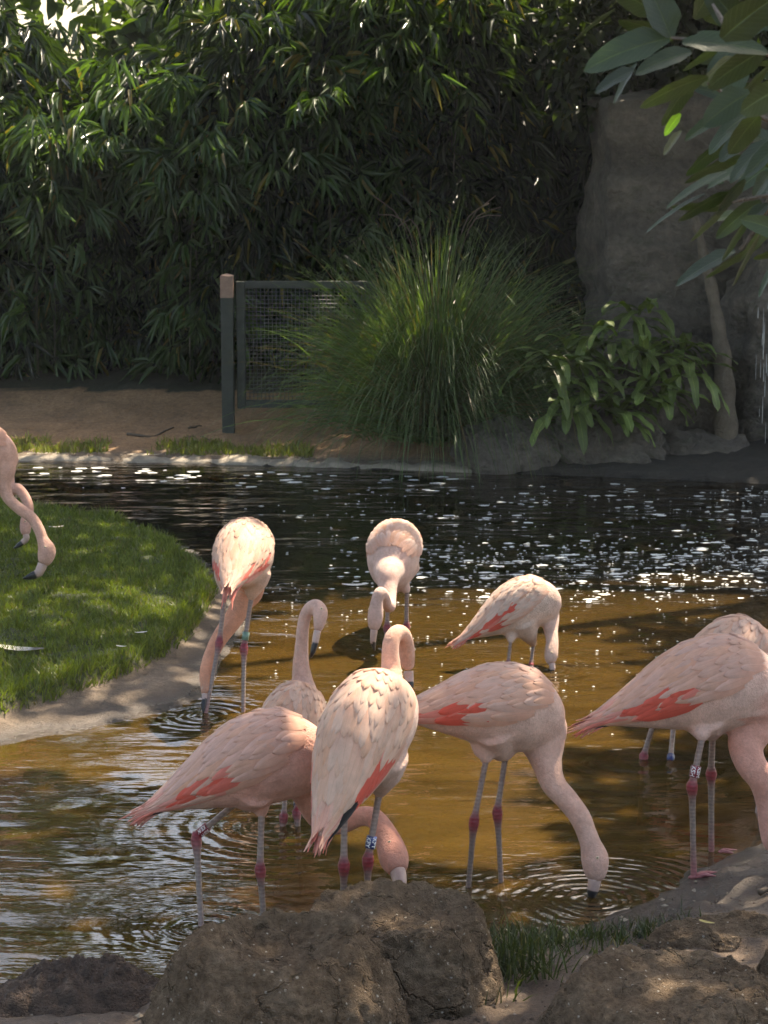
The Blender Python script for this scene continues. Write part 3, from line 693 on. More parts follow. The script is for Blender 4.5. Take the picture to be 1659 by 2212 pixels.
# bird at the edge of the island
bird('flamingo seen from behind at the muddy island edge, neck slanting to the water', (527, 1198, 11.32), 84, -4, 1.03,
     [(540, 1272, 11.52, 32), (526, 1298, 11.50, 25), (505, 1336, 11.44, 22), (473, 1381, 11.34, 18.5), (453, 1424, 11.24, 16.5), (447, 1456, 11.17, 17), (445, 1482, 11.12, 13), (443, 1500, 11.09, 9)],
     [(442, 1512, 11.08), (440, 1526, 11.06), (439, 1540, 11.04)],
     [[(486, 1280, 11.27), (474, 1386, 11.2), (441, 1541, 'w')], [(543, 1290, 11.27), (527, 1398, 11.2), (525, 1540, 'w')]],
     pale=(0.714, 0.481, 0.360), neckcol=(0.662, 0.311, 0.190), lat=(1, 0, 0), bands=[(1, 0.055, 'band_green', None)], seed=7, red=0.6, black=0.3, wingdrop=0.06, fine=False, tailspread=0.4)
# right hand bird on the mud
bird('flamingo with coral tail and red leg band standing on the wet mud shore', (1532, 1480, 8.72), 6, 3, 1.12,
     [(1618, 1535, 8.74, 70), (1621, 1575, 8.72, 50), (1611, 1612, 8.68, 39), (1622, 1650, 8.64, 34), (1648, 1688, 8.62, 31), (1660, 1735, 8.62, 28), (1668, 1780, 8.6, 30), (1680, 1815, 8.58, 34), (1692, 1840, 8.56, 22)],
     [(1698, 1855, 8.55), (1700, 1875, 8.53), (1694, 1890, 8.5)],
     [[(1517, 1592, 8.6), (1495, 1697, 8.56), (1499, 1898, 'g')], [(1539, 1588, 8.86), (1536, 1668, 8.9), (1537, 1838, 'w')]],
     pale=(0.679, 0.414, 0.326), neckcol=(0.654, 0.333, 0.252), bodycol=(0.671, 0.444, 0.360), lat=(0, -1, 0), bands=[(0, 0.05, 'band_red', 'KSH')], seed=8, footyaw=8)
# behind it
bird('flamingo with ruffled cream back standing in dark water behind the coral-tailed bird on mud', (1572, 1424, 10.35), 44, 8, 1.08,
     [(1640, 1400, 10.65, 45), (1672, 1420, 10.72, 34), (1685, 1470, 10.75, 26), (1690, 1530, 10.7, 22), (1700, 1590, 10.6, 24), (1705, 1615, 10.55, 16)],
     [(1706, 1628, 10.52), (1706, 1645, 10.5), (1702, 1655, 10.5)],
     [[(1412, 1560, 10.25), (1391, 1632, 10.25), (1389, 1643, 'w')], [(1455, 1568, 10.45), (1447, 1655, 10.2), (1446, 1664, 'w')]],
     pale=(0.679, 0.459, 0.360), neckcol=(0.654, 0.385, 0.306), seed=9, bands=[(1, 0.045, 'band_blue', None)], lat=(0, -1, 0))
# one more bird, all but a leg outside the picture
bird('flamingo hidden behind the coral-tailed bird, showing little more than one leg', (1765, 1440, 9.75), 10, 5, 1.0,
     [(1850, 1490, 9.8, 45), (1865, 1540, 9.8, 28), (1870, 1600, 9.7, 22), (1880, 1680, 9.6, 22), (1885, 1720, 9.55, 27), (1885, 1745, 9.5, 16)],
     [(1885, 1760, 9.48), (1884, 1780, 9.45), (1880, 1790, 9.42)],
     [[(1638, 1580, 9.7), (1646, 1665, 9.65), (1632, 1770, 'w')], [(1715, 1600, 9.8), (1710, 1690, 9.7), (1708, 1780, 'w')]], seed=10, fine=False)
# two birds grazing on the island
bird('flamingo grazing on the island turf with bent neck and black bill just over the grass', (-62, 975, 12.97), 14, -8, 1.02,
     [(6, 1012, 12.97, 30), (8, 1045, 12.95, 17), (18, 1076, 12.93, 12.85), (42, 1099, 12.91, 12.8), (68, 1118, 12.89, 12.5), (84, 1143, 12.87, 12.5), (92, 1165, 12.85, 12.85), (101, 1188, 12.83, 20), (98, 1206, 12.81, 18), (92, 1218, 12.80, 12)],
     [(88, 1229, 12.79), (82, 1238, 12.78), (66, 1245, 12.77), (50, 1250, 12.76)],
     [[(-75, 1055, 12.95), (-78, 1110, 12.95), (-76, 1205, 'g')], [(-55, 1055, 13.10), (-53, 1105, 13.10), (-50, 1190, 'g')]],
     neckcol=(0.662, 0.385, 0.292), pale=(0.688, 0.414, 0.326), lat=(0, -1, 0), seed=11, black=0.5, eyes=True)
bird('farther flamingo grazing on the island turf, its neck partly hidden behind the other grazing neck', (-70, 985, 13.90), 8, -8, 0.98,
     [(5, 1030, 13.90, 26), (20, 1058, 13.85, 15), (38, 1055, 13.83, 12), (54, 1074, 13.80, 11.5), (62, 1098, 13.77, 11.5), (57, 1122, 13.75, 12.5), (55, 1142, 13.73, 12.85), (57, 1155, 13.72, 9)],
     [(57, 1163, 13.71), (52, 1169, 13.71), (40, 1178, 13.70), (29, 1185, 13.69)],
     [[(-85, 1060, 13.85), (-88, 1110, 13.85), (-86, 1180, 'g')], [(-65, 1060, 14.00), (-63, 1105, 14.00), (-60, 1170, 'g')]],
     neckcol=(0.654, 0.370, 0.286), pale=(0.688, 0.414, 0.326), lat=(0, -1, 0), seed=12, black=0.5)

# ------------------------------------------------------------------ nest mounds and soil
def mound(name, label, c, r_base, r_top, h, crater, seed, squash=1.0, cat='nest mound', mat='mound', rough=1.0, n=230, prof=1.6):
    """steep sided mud cone with a dished top, built as a polar sheet"""
    V, F = [], []; nr = n // 2
    g = hz(c[0], c[1])
    for i in range(nr + 1):
        t = i / nr
        for k in range(n):
            a = 2 * math.pi * k / n
            nx_, ny_ = math.cos(a), math.sin(a)
            lob = 1 + 0.09 * rough * fbm(nx_ * 1.3 + seed, ny_ * 1.3, seed, 3)
            if t < 0.35:                      # floor of the dish to the rim
                q = t / 0.35; r = r_top * q; z = h - crater * (1 - q ** 2.2)
            else:
                q = (t - 0.35) / 0.65; r = r_top + (r_base - r_top) * q ** 0.95; z = h * (1 - q ** prof) - 0.09 * q
            r *= lob
            x, y = r * nx_, r * ny_ * squash
            z += rough * (0.020 * fbm(x + seed * 3, y, z, 4, 6) + 0.018 * fbm(x + seed * 5, y, z + 4, 4, 22)) * (0.4 + 0.6 * min(1, t * 3)) + 0.016 * rough * math.sin(a * 2 + seed) * min(1, t * 4) * (1 if t < 0.6 else 0.3) + 0.007 * rough * fbm(x * 1.0, y + seed, z, 4, 50) * min(1, t * 6)
            rr = 1 + rough * (0.05 * fbm(nx_ * 2 + seed, ny_ * 2, z * 5, 4, 1.6) + 0.02 * fbm(nx_ * 4, ny_ * 4 + seed, z * 12, 3, 3))
            wp = Vector((x * rr + seed, y * rr, z)); wp += 0.05 * mnoise.noise_vector(wp * 9)
            dv, _ = mnoise.voronoi(wp * 5.2); e_ = dv[1] - dv[0]; cut = max(0.0, 1 - e_ / 0.085) * min(1.0, max(0.0, fbm(wp.x, wp.y, wp.z, 2, 2.2) * 3 + 0.35)) * min(1, t * 5)
            rr *= 1 - 0.028 * cut; z -= 0.007 * cut
            V.append((x * rr, y * rr, z))
    for i in range(nr):
        for k in range(n):
            F.append((i * n + k, i * n + (k + 1) % n, (i + 1) * n + (k + 1) % n, (i + 1) * n + k))
    o = mesh_obj(name, V, F, M[mat]); o.location = (c[0], c[1], g - 0.02)
    return tag(o, label, cat)
def at_top(px, py, z): p = Gp(px, py, z); return (p.x, p.y)
m1 = mound('nest_mound', 'broad cracked mud nest mound with dished top in front of the KSW bird', at_top(600, 2062, 0.40), 0.45, 0.235, 0.34, 0.075, 1.0, prof=1.9)
m2 = mound('nest_mound', 'rounded mud nest mound under the lowered head of the KSW bird', at_top(862, 1978, 0.36), 0.39, 0.275, 0.33, 0.03, 4.0, prof=2.1)
m3 = mound('nest_mound', 'grit-flecked mud nest mound beside the grass tufts', at_top(1455, 2172, 0.30), 0.44, 0.27, 0.20, 0.012, 9.0, prof=1.9)
m4 = mound('mud_hummock', 'low worn mud hummock between the shore and the grit-flecked mound', at_top(1560, 2015, 0.12), 0.36, 0.20, 0.07, 0.003, 13.0, squash=0.6, cat='mud hummock', rough=0.6)
m5 = mound('mud_hummock', 'steep mud hummock at the edge of the shore behind the grit-flecked mound', at_top(1712, 2080, 0.22), 0.16, 0.08, 0.11, 0.004, 17.0, cat='mud hummock')
# dark crumbled soil at the water's edge
g = Gp(150, 2185)
def soil_heap(label, px, py, r, h, seed, sq=0.6):
    p = Gp(px, py); V, F, n = [], [], 90; nr = 40; g = hz(p.x, p.y)
    for i in range(nr + 1):
        t = i / nr
        for k in range(n):
            a = 2 * math.pi * k / n; x, y = r * t * math.cos(a), r * t * math.sin(a) * sq
            z = h * (1 - t ** 2) - 0.06 * t ** 4 + (1 - t ** 3) * (0.05 * fbm(x + seed, y, 0, 5, 7) + 0.035 * abs(fbm(x, y + seed, 3, 4, 17)) + 0.02 * abs(fbm(x, y + seed, 3, 3, 45)))
            V.append((x, y, z))
    for i in range(nr):
        for k in range(n): F.append((i * n + k, i * n + (k + 1) % n, (i + 1) * n + (k + 1) % n, (i + 1) * n + k))
    o = mesh_obj('soil_heap', V, F, M['soil']); o.location = (p.x, p.y, g); return tag(o, label, 'soil')
soil_heap("wide heap of dark crumbled soil at the water's edge beside the cracked mound", 190, 2185, 0.42, 0.09, 2.0)
soil_heap('low dark crumbled soil bank far from the cracked mound', -60, 2200, 0.36, 0.05, 7.0)

# ------------------------------------------------------------------ leaf builder
def leaf_template(st, fold=0.0, curl=0.0):
    """st: list of (u, halfwidth); returns verts (x along, y across, z up), quads, uv"""
    V, UV = [], []
    for u, w in st:
        for j in (-1, 0, 1):
            V.append((u, j * w, abs(j) * w * fold - curl * u * u)); UV.append((u, j))
    F = []
    for i in range(len(st) - 1):
        for j in (0, 1): F.append((i * 3 + j, i * 3 + j + 1, (i + 1) * 3 + j + 1, (i + 1) * 3 + j))
    return np.array(V), np.array(F), np.array(UV, float)
def scatter(tmpl, P, D, N, L, Wd, colr):
    """place the template at P with axis D, normal N, length L, width factor Wd"""
    tv, tf, tu = tmpl; n = len(P)
    D = D / (np.linalg.norm(D, axis=1)[:, None] + 1e-9); B = np.cross(N, D); B /= np.linalg.norm(B, axis=1)[:, None] + 1e-9; N = np.cross(D, B)
    V = P[:, None] + (tv[None, :, 0, None] * D[:, None] + tv[None, :, 2, None] * N[:, None]) * L[:, None, None] + tv[None, :, 1, None] * B[:, None] * Wd[:, None, None]
    F = (tf[None] + (np.arange(n) * len(tv))[:, None, None]).reshape(-1, 4)
    return V.reshape(-1, 3), F, np.repeat(colr, len(tv), 0), np.tile(tu, (n, 1))
T_BAMBOO = leaf_template([(0, 0.04), (0.22, 0.5), (0.6, 0.42), (1.0, 0.02)], 0.25, 0.14)
T_LEAF = leaf_template([(0, 0.03), (0.35, 0.5), (0.75, 0.36), (1.0, 0.02)], 0.2, 0.12)

# ------------------------------------------------------------------ bamboo hedge
def bamboo(x, y, top, nculm, nfan, label, seed, lean=0.35, zmin=0.35, spread=0.55, green=1.0, fwd=0.0, arch=0.0):
    r = np.random.default_rng(seed); g = hz(x, y)
    root = empty('bamboo_clump', (x, y, g)); tag(root, label, 'bamboo', 'bamboo clumps of the hedge behind the fence')
    FP, FD, curves = [], [], []
    for i in range(nculm):
        bx, by = r.normal(0, spread * 0.5), r.normal(0, 0.35)
        h = top * r.uniform(0.8, 1.08); a = r.uniform(0, 2 * math.pi); ln = lean * r.uniform(0.2, 1.2)
        tipx, tipy = bx + math.cos(a) * ln * 1.2, by + (math.sin(a) * ln) - 0.5 * ln - fwd * r.uniform(0.3, 1.0)
        pth = catmull([(bx, by, -0.05), (bx + 0.1 * (tipx - bx), by + 0.1 * (tipy - by), h * 0.5), (bx + 0.45 * (tipx - bx), by + 0.45 * (tipy - by), h * 0.85), (tipx, tipy, h * (0.98 - 0.28 * arch * r.random()))], 16)
        curves.append(pth)
        v, f = tube(pth, np.linspace(0.012, 0.003, 16), 6)
        mesh_obj('culm', v, f, M['culm'], root)
    for k in range(nfan):
        pth = curves[r.integers(nculm)]; t = (zmin + (1 - zmin) * r.random() ** 0.75) if r.random() < 0.7 else r.uniform(0.05, 0.55)
        p = pth[min(15, int(t * 15.99))]
        a = r.uniform(0, 2 * math.pi); d = np.array([math.cos(a), math.sin(a) - 0.35, r.uniform(-0.15, 0.5)]); ln = r.uniform(0.08, 0.5)
        FP.append(p + d * ln + np.array([0, 0, -0.12 * ln])); FD.append(d)
    FP = np.array(FP); FD = np.array(FD); nl = 7; nf = len(FP)
    out = FD / np.linalg.norm(FD, axis=1)[:, None]; ax_ = out * r.uniform(0.35, 0.9, (nf, 1)) + np.array([0, 0, -1]) * r.uniform(0.35, 1.1, (nf, 1)); ax_ /= np.linalg.norm(ax_, axis=1)[:, None]
    sd_ = np.cross(ax_, np.array([0, 0, 1.0]) + 0.5 * r.normal(0, 1, (nf, 3))); sd_ /= np.linalg.norm(sd_, axis=1)[:, None]; nm_ = np.cross(sd_, ax_); nm_ *= np.sign(nm_[:, 2:3] + 1e-6)
    tt = np.tile(np.linspace(-1, 1, nl), nf)[:, None]
    P = np.repeat(FP, nl, 0) + np.repeat(sd_, nl, 0) * tt * 0.035 - np.repeat(ax_, nl, 0) * np.abs(tt) * 0.05 + r.normal(0, 0.012, (nf * nl, 3))
    D = np.repeat(ax_, nl, 0) + np.repeat(sd_, nl, 0) * tt * 0.75 + r.normal(0, 0.16, (nf * nl, 3))
    N = np.repeat(nm_, nl, 0) + r.normal(0, 0.3, D.shape)
    L = r.uniform(0.18, 0.34, len(P)); Wd = L * r.uniform(0.11, 0.15, len(P))
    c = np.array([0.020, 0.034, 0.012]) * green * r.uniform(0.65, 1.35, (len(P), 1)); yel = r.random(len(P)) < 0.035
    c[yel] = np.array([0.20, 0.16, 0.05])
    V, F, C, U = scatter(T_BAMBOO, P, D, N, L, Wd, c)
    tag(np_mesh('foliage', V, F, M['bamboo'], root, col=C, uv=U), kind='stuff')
    return root
lbl_back = 'dense dark bamboo clump in the tall hedge behind the fence'
k = 0
for x in np.arange(-4.6, 5.2, 0.62):
    for row, (yy, hh) in enumerate(((22.5, 3.9), (23.4, 4.5), (24.4, 5.0))):
        if x > 1.6 and row < 1: continue
        xx = x + 0.3 * (row % 2) + rng.uniform(-0.15, 0.15)
        top = hh * (1.0 + 0.08 * math.sin(xx * 2.1 + row)) ; top = min(top, float(np.interp(xx, [-4.6, -3.5, -2.7, -1.9, -0.9, 0.0], [4.2, 3.2, 2.6, 3.1, 3.9, 5.2])))
        bamboo(xx, yy + rng.uniform(-0.2, 0.2), top, 5 if row else 3, 300 if row < 2 else 230, lbl_back, 100 + k, zmin=0.12 if row == 0 else 0.2)['label'] = ('dark bamboo clump hanging to the ground in the front row of the hedge', 'tall bamboo clump in the middle row of the hedge', 'tallest bamboo clump in the back row of the hedge')[row]; k += 1
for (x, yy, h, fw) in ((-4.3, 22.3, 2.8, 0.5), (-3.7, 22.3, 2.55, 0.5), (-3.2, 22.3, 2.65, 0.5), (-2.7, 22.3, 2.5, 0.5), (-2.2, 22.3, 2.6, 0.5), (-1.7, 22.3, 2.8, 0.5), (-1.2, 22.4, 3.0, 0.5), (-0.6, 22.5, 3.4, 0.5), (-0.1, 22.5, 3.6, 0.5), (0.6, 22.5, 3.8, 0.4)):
    o = bamboo(x, yy, h, 8, 400, 'sunlit bamboo clump arching forward out of the hedge over the sandy bank' if x < -1 else 'sunlit bamboo clump leaning out of the hedge top above the wire fence', 300 + k, lean=0.5, zmin=0.6, fwd=fw, green=3.4, arch=1.0); k += 1  # sunlight put into the leaf colour, brighter than the hedge rows

# ------------------------------------------------------------------ trees behind the hedge and the unseen tree added to shade the shore
def tree(label, x, y, trunk_h, crown, nleaf, colr, seed, leaf=0.12, tr=0.16, name='tree', limbs=6, clump=0.4, group=None, mat='tree'):
    """crown: list of (dx, dy, dz, rx, ry, rz) blobs filled with leaf clumps"""
    r = np.random.default_rng(seed); g = hz(x, y); root = empty(name, (x, y, g)); tag(root, label, 'tree', group)
    v, f = tube(catmull([(0, 0, -0.1), (0.08, 0, trunk_h * 0.4), (0.0, 0.1, trunk_h * 0.8), (0.05, 0.05, trunk_h * 1.25)], 12), np.linspace(tr, tr * 0.35, 12), 10)
    mesh_obj('trunk', v, f, M['bark'], root)
    for i in range(limbs):
        b = crown[i % len(crown)]; e = np.array(b[:3]) + r.normal(0, 0.3, 3) * np.array(b[3:])
        v, f = tube(catmull([(0.03, 0.05, trunk_h * r.uniform(0.6, 1.0)), tuple(np.array([0, 0, trunk_h]) * 0.45 + e * 0.5), tuple(e)], 8), np.linspace(tr * 0.4, 0.015, 8), 7)
        mesh_obj('limb', v, f, M['bark'], root)
    per = nleaf // len(crown); PP = []
    for b in crown:
        ncl = max(4, per // 40)
        q = r.normal(0, 1, (ncl, 3)); q /= np.linalg.norm(q, axis=1)[:, None]; q *= r.random((ncl, 1)) ** 0.4
        cl = np.array(b[:3]) + q * np.array(b[3:])
        PP.append((np.repeat(cl, 40, 0) + r.normal(0, clump * 0.45, (ncl * 40, 3))))
    P = np.vstack(PP); n = len(P)
    D = r.normal(0, 1, (n, 3)) + np.array([0, 0, -0.5]); N = r.normal(0, 0.6, (n, 3)) + np.array([0, 0, 1])
    L = leaf * r.uniform(0.7, 1.3, n)
    V, F, C, U = scatter(T_LEAF, P, D, N, L, L * 0.5, np.array(colr) * r.uniform(0.6, 1.4, (n, 1)))
    tag(np_mesh('crown', V, F, M[mat], root, col=C, uv=U), kind='stuff')
    return root
GT = 'trees beyond the bamboo hedge'
tree('yellow-green tree in full sun beyond the bamboo hedge', -1.2, 29, 2.5, [(0, 0, 4.0, 1.5, 1.2, 1.2), (-0.3, 0, 3.4, 1.3, 1.0, 0.8), (1.6, 0.3, 4.7, 1.5, 1.3, 1.3)], 6500, (0.22, 0.25, 0.03), 51, 0.14, group=GT, mat='sunny')  # backlit glow put into a brighter leaf colour and its own material
tree('broad-leaved tree with large pale leaves showing above the left of the hedge', -3.9, 26.4, 2.5, [(-0.3, 0, 4.4, 0.8, 0.7, 1.0), (1.3, 0, 3.25, 0.5, 0.5, 0.3)], 1300, (0.07, 0.11, 0.02), 52, 0.26, group=GT, clump=0.7)
tree('tall dense tree beyond the right half of the hedge', 3.0, 30, 4, [(0, 0, 6.5, 2.6, 1.8, 2.8), (-2.0, 0, 5.6, 1.6, 1.4, 1.8), (2.2, 0, 7.5, 2.2, 1.8, 2.5)], 14000, (0.05, 0.08, 0.02), 53, 0.15, tr=0.25, group=GT)
tree('tall open tree standing beyond the left end of the hedge', -5.6, 31, 4, [(0, 0, 6.0, 1.6, 1.5, 2.5), (0.9, 0, 8.5, 1.2, 1.2, 1.3)], 7000, (0.06, 0.09, 0.02), 54, 0.16, tr=0.22, group=GT)
tree('slim tree with sparse crown beyond the middle of the hedge', -0.2, 33, 4, [(0, 0, 8.2, 1.2, 1.2, 1.8), (-1.4, 0, 7.2, 0.9, 0.9, 1.2)], 4500, (0.08, 0.12, 0.02), 55, 0.16, group=GT)

# unseen tree crown added, leaves masked to shade the shore and far water
def want_shade(sx, sy):
    n = np.array([fbm(a * 0.9, b * 0.9, 2.0, 3) for a, b in zip(sx, sy)])
    s = np.where(sy < 7.35, np.where((sy > 5.9) | ((sy > 1.8) & (sy < 4.9) & (sx > -1.2) & (sx < 1.0)), 1.3, 0.0), np.where(sy < 8.75, 0.80, 0.0))                                          # shore and front birds
    s = np.maximum(s, np.where(sy > 13.9 + 0.30 * sx, 1.25, 0.0))               # far water and bank
    s = np.maximum(s, np.where((sx < -0.15) & (sy > 5.9) & (sy < 9.7 - 0.15 * sx), 1.15, 0.0))     # water by the soil heap
    s = np.maximum(s, np.where((sx < -0.85) & (sy > 10.9) & (sy < 16.4), 0.5, 0.0))          # island
    s = np.maximum(s, np.where((sx > 0.75) & (sy > 5.9) & (sy < 10.2 + 0.2 * sx), 0.92, 0))  # dark water by the right bird
    s = np.maximum(s, np.where((sx > 1.35) & (sy > 5.9) & (sy < 13.0), 0.85, 0))
    s = np.where((np.hypot((sx + 0.34) / 0.36, (sy - 7.62) / 0.42) < 1), 0.0, s)   # gap that lights the KFY bird
    s = np.where((sx < -0.9) & (np.abs(sy - 18.95) < 0.45), s * 0.45, s)        # sun on the far bank
    s = np.where((sx < -0.9) & (np.abs(sy - 14.9 - 0.5 * (sx + 1.5)) < 0.55), s * 0.5, s)
    s = np.where(((sx < -1.5) & (sy > 18.3)) | ((sx < -2.8) & (sy > 16.8)), 0.0, s); s = np.where((sx > -1.7) & (sx < 0.1) & (sy > 18.2), s * 0.2, s)   # sun on the hedge top
    return np.clip(s + 0.55 * n * (s > 0.05), 0, 1)
def shade_tree():
    r = np.random.default_rng(77); x, y = 4.6, 17.0; g = hz(x, y)
    root = empty('shade_tree', (x, y, g)); tag(root, 'big unseen tree added on the right, crown shaped to shade the pond', 'tree')
    v, f = tube(catmull([(0, 0, -0.1), (0.1, 0, 2.5), (-0.1, 0, 5), (0, 0.1, 8.5)], 14), np.linspace(0.34, 0.12, 14), 12)
    mesh_obj('trunk', v, f, M['bark'], root)
    n = 34000
    sx = r.uniform(-4.5, 4.5, n); sy = r.uniform(1.0, 18.9, n); z = np.where(sy > 15.5, r.uniform(4.3, 4.9, n), np.where(sy > 13.0, r.uniform(4.6, 5.8, n), r.uniform(6.2, 8.6, n)))
    keep = r.random(n) < want_shade(sx, sy); sx, sy, z = sx[keep], sy[keep], z[keep]
    P = np.stack([sx + SUN.x / SUN.z * z - x, sy + SUN.y / SUN.z * z - y, z - g], 1)
    P += r.normal(0, 0.05, P.shape); m = len(P)
    D = r.normal(0, 1, (m, 3)); N = r.normal(0, 0.5, (m, 3)) + np.array(SUN)
    L = r.uniform(0.16, 0.30, m)
    V, F, C, U = scatter(T_LEAF, P, D, N, L, L * 0.55, np.array([0.05, 0.085, 0.02]) * r.uniform(0.6, 1.4, (m, 1)))
    tag(np_mesh('crown', V, F, M['tree'], root, col=C, uv=U), kind='stuff')
    for i in range(9):
        e = P[r.integers(m)]
        v, f = tube(catmull([(0, 0, r.uniform(4, 7)), tuple(np.array([0, 0, 6.5]) * 0.5 + e * 0.5), tuple(e)], 10), np.linspace(0.10, 0.015, 10), 7)
        mesh_obj('limb', v, f, M['bark'], root)
shade_tree()
GS = 'shrubs added to block light behind the bamboo'  # row added to stop light showing through the hedge
for i, x in enumerate(np.arange(-5.5, 3.4, 1.1)):
    tree('leafy shrub added to block light behind the bamboo hedge', float(x), 26.0 + 0.3 * (i % 2), 0.8, [(0, 0, 0.9, 0.75, 0.5, 0.9), (0.2, 0, 2.2, 0.7, 0.5, 0.8)], 2600, (0.03, 0.05, 0.015), 400 + i, 0.16, tr=0.05, name='shrub', limbs=4, group=GS)

for i, (x, y) in enumerate(((2.3, 22.9), (3.2, 22.9), (4.2, 22.9))):
    tree('dark leafy shrub overhanging the top of the rock wall', x, y, 2.6, [(0, -1.5, 2.95, 0.65, 0.55, 0.28), (0, -1.3, 3.6, 0.8, 0.6, 0.5)], 2200, (0.03, 0.045, 0.015), 450 + i, 0.15, tr=0.06, name='shrub', limbs=4, group='shrubs on the rock wall')

# ------------------------------------------------------------------ rock wall, boulders, leaning stem
def rock(name, label, c, s, seed, n=26, amp=0.16, freq=1.4, strata=0.0, boxy=0.35):
    """closed rock: a subdivided cube pulled between box and ellipsoid, then roughened"""
    V, F, key = [], [], {}
    def vid(p):
        k_ = (round(p[0], 5), round(p[1], 5), round(p[2], 5))
        if k_ not in key: key[k_] = len(V); V.append(p)
        return key[k_]
    for ax in range(3):
        for sg in (-1, 1):
            for i in range(n):
                for j in range(n):
                    q = []
                    for (a, b) in ((i, j), (i + 1, j), (i + 1, j + 1), (i, j + 1)):
                        u, v = -1 + 2 * a / n, -1 + 2 * b / n; p = [0, 0, 0]; p[ax] = sg; p[(ax + 1) % 3] = u; p[(ax + 2) % 3] = v; q.append(vid(tuple(p)))
                    F.append(tuple(q if sg > 0 else q[::-1]))
    out = []
    for p in V:
        v = Vector(p); e = v.normalized() * (1 - boxy) * 1.25 + v * boxy
        w = Vector((e.x * s[0], e.y * s[1], e.z * s[2])); d = v.normalized()
        k_ = amp * fbm(w.x + seed, w.y, w.z, 5, freq) + amp * 0.35 * fbm(w.x, w.y + seed, w.z, 4, freq * 4)
        if strata: k_ += strata * fbm(w.x * 0.3, w.y * 0.3 + seed, w.z * 2.2, 3, 1.5)
        out.append(w + Vector((d.x * k_, d.y * k_, d.z * k_)))
    o = mesh_obj(name, out, F, M['rock']); o.location = c
    return tag(o, label, 'rock')
rock('rock_wall', 'tall weathered rock wall rising behind the fern and the grass clump', (3.30, 21.2, 1.2), (1.38, 1.05, 1.85), 3.0, 44, 0.11, 1.1, 0.10, boxy=0.85)
rock('rock_wall', 'dark wet rock face beside the waterfall at the end of the pond', (4.15, 20.1, 0.6), (1.05, 0.9, 1.5), 8.0, 34, 0.22, 1.3, 0.1, boxy=0.7)
rock('boulder', 'rounded brown boulder at the waterline beside the grass clump', (1.03, 18.83, 0.10), (0.37, 0.33, 0.27), 12.0, 22, 0.08, 3.0, 0.03)
rock('boulder', 'dark blocky boulder at the waterline under the fern leaves', (1.92, 19.1, 0.06), (0.47, 0.42, 0.30), 21.0, 24, 0.14, 2.5, 0.04, boxy=0.25)
rock('boulder', 'low dark boulder at the waterline between the fern and the bare sapling', (2.66, 19.15, 0.0), (0.36, 0.32, 0.20), 41.0, 20, 0.10, 2.6, 0.03, boxy=0.2)
rock('boulder', 'large shadowed boulder carrying the fern', (2.25, 19.8, 0.35), (0.70, 0.55, 0.58), 31.0, 26, 0.14, 2.0, 0.05, boxy=0.4)
a = [W(1500, 470, 19.6), W(1530, 590, 19.45), W(1548, 680, 19.35), W(1562, 800, 19.2), W(1568, 960, 19.1)]; a.append(Vector((a[-1].x, a[-1].y, -0.12)))
st = catmull([(*(p - a[-1]), r) for p, r in zip(a, (0.035, 0.05, 0.055, 0.085, 0.11, 0.14))], 30)
v, f = tube(st[:, :3], st[:, 3] * np.array([1 + 0.12 * math.sin(i * 1.7) for i in range(30)]), 12)
o = mesh_obj('bare_sapling', v, f, M['pale_bark']); o.location = a[-1]; tag(o, 'pale bare sapling flaring at its foot in front of the rock face', 'sapling')
# thin water falling at the right end
V, F = [], []
r = np.random.default_rng(5)
for i in range(55):
    x = 3.24 + r.normal(0, 0.09); y = 18.8 + r.normal(0, 0.06); z = r.uniform(0.0, 1.5); l = r.uniform(0.03, 0.30); w = r.uniform(0.0015, 0.0038)
    v, f = tube(np.array([(x, y, z), (x, y, z + l * 0.4), (x, y, z + l)]), [w, w * 0.9, w * 0.3], 5); off = len(V); V += v; F += [tuple(q + off for q in g) for g in f]
o = mesh_obj('waterfall', V, F, M['foam']); tag(o, 'broken strands of white falling water by the dark rock face', 'waterfall', kind='stuff')

# ------------------------------------------------------------------ fern with strap leaves
T_FERN = None
def strap(p0, d0, L, wd, droop, colr, parent, wav=0.0, mat='fern', name='leaf', up=Vector((0, 0, 1)), nu=12, base=Vector((0, 0, 0)), shape=0.5):
    d = Vector(d0).normalized(); P = Vector(p0); V, UV, F = [], [], []
    side = d.cross(up)
    if side.length < 1e-3: side = Vector((1, 0, 0))
    side.normalize(); ph = random.uniform(0, 6)
    for i in range(nu + 1):
        u = i / nu
        w = wd * 0.5 * min(1.0, 0.25 + u * 3.0) * math.sqrt(max(0.0, 1 - max(0.0, (u - shape) / (1.001 - shape)) ** 1.7))
        nrm = side.cross(d).normalized()
        for j in (-1, -0.5, 0, 0.5, 1):
            V.append(P - base + side * j * w + nrm * (abs(j) * w * 0.22 + wav * wd * math.sin(u * 17 + ph + (2 if j < 0 else 0)) * abs(j))); UV.append((u, j))
        P = P + d * (L / nu); d = (d + Vector((0, 0, -droop / nu))).normalized()
    for i in range(nu):
        for j in range(4): F.append((i * 5 + j, i * 5 + j + 1, (i + 1) * 5 + j + 1, (i + 1) * 5 + j))
    return mesh_obj(name, V, F, M[mat], parent, col=np.repeat(np.array([colr]), len(V), 0), uv=UV)
fb = W(1370, 860, 19.35); fern = empty('fern', fb); tag(fern, 'strap-leaved fern sprawling over the boulders below the rock wall', 'fern')
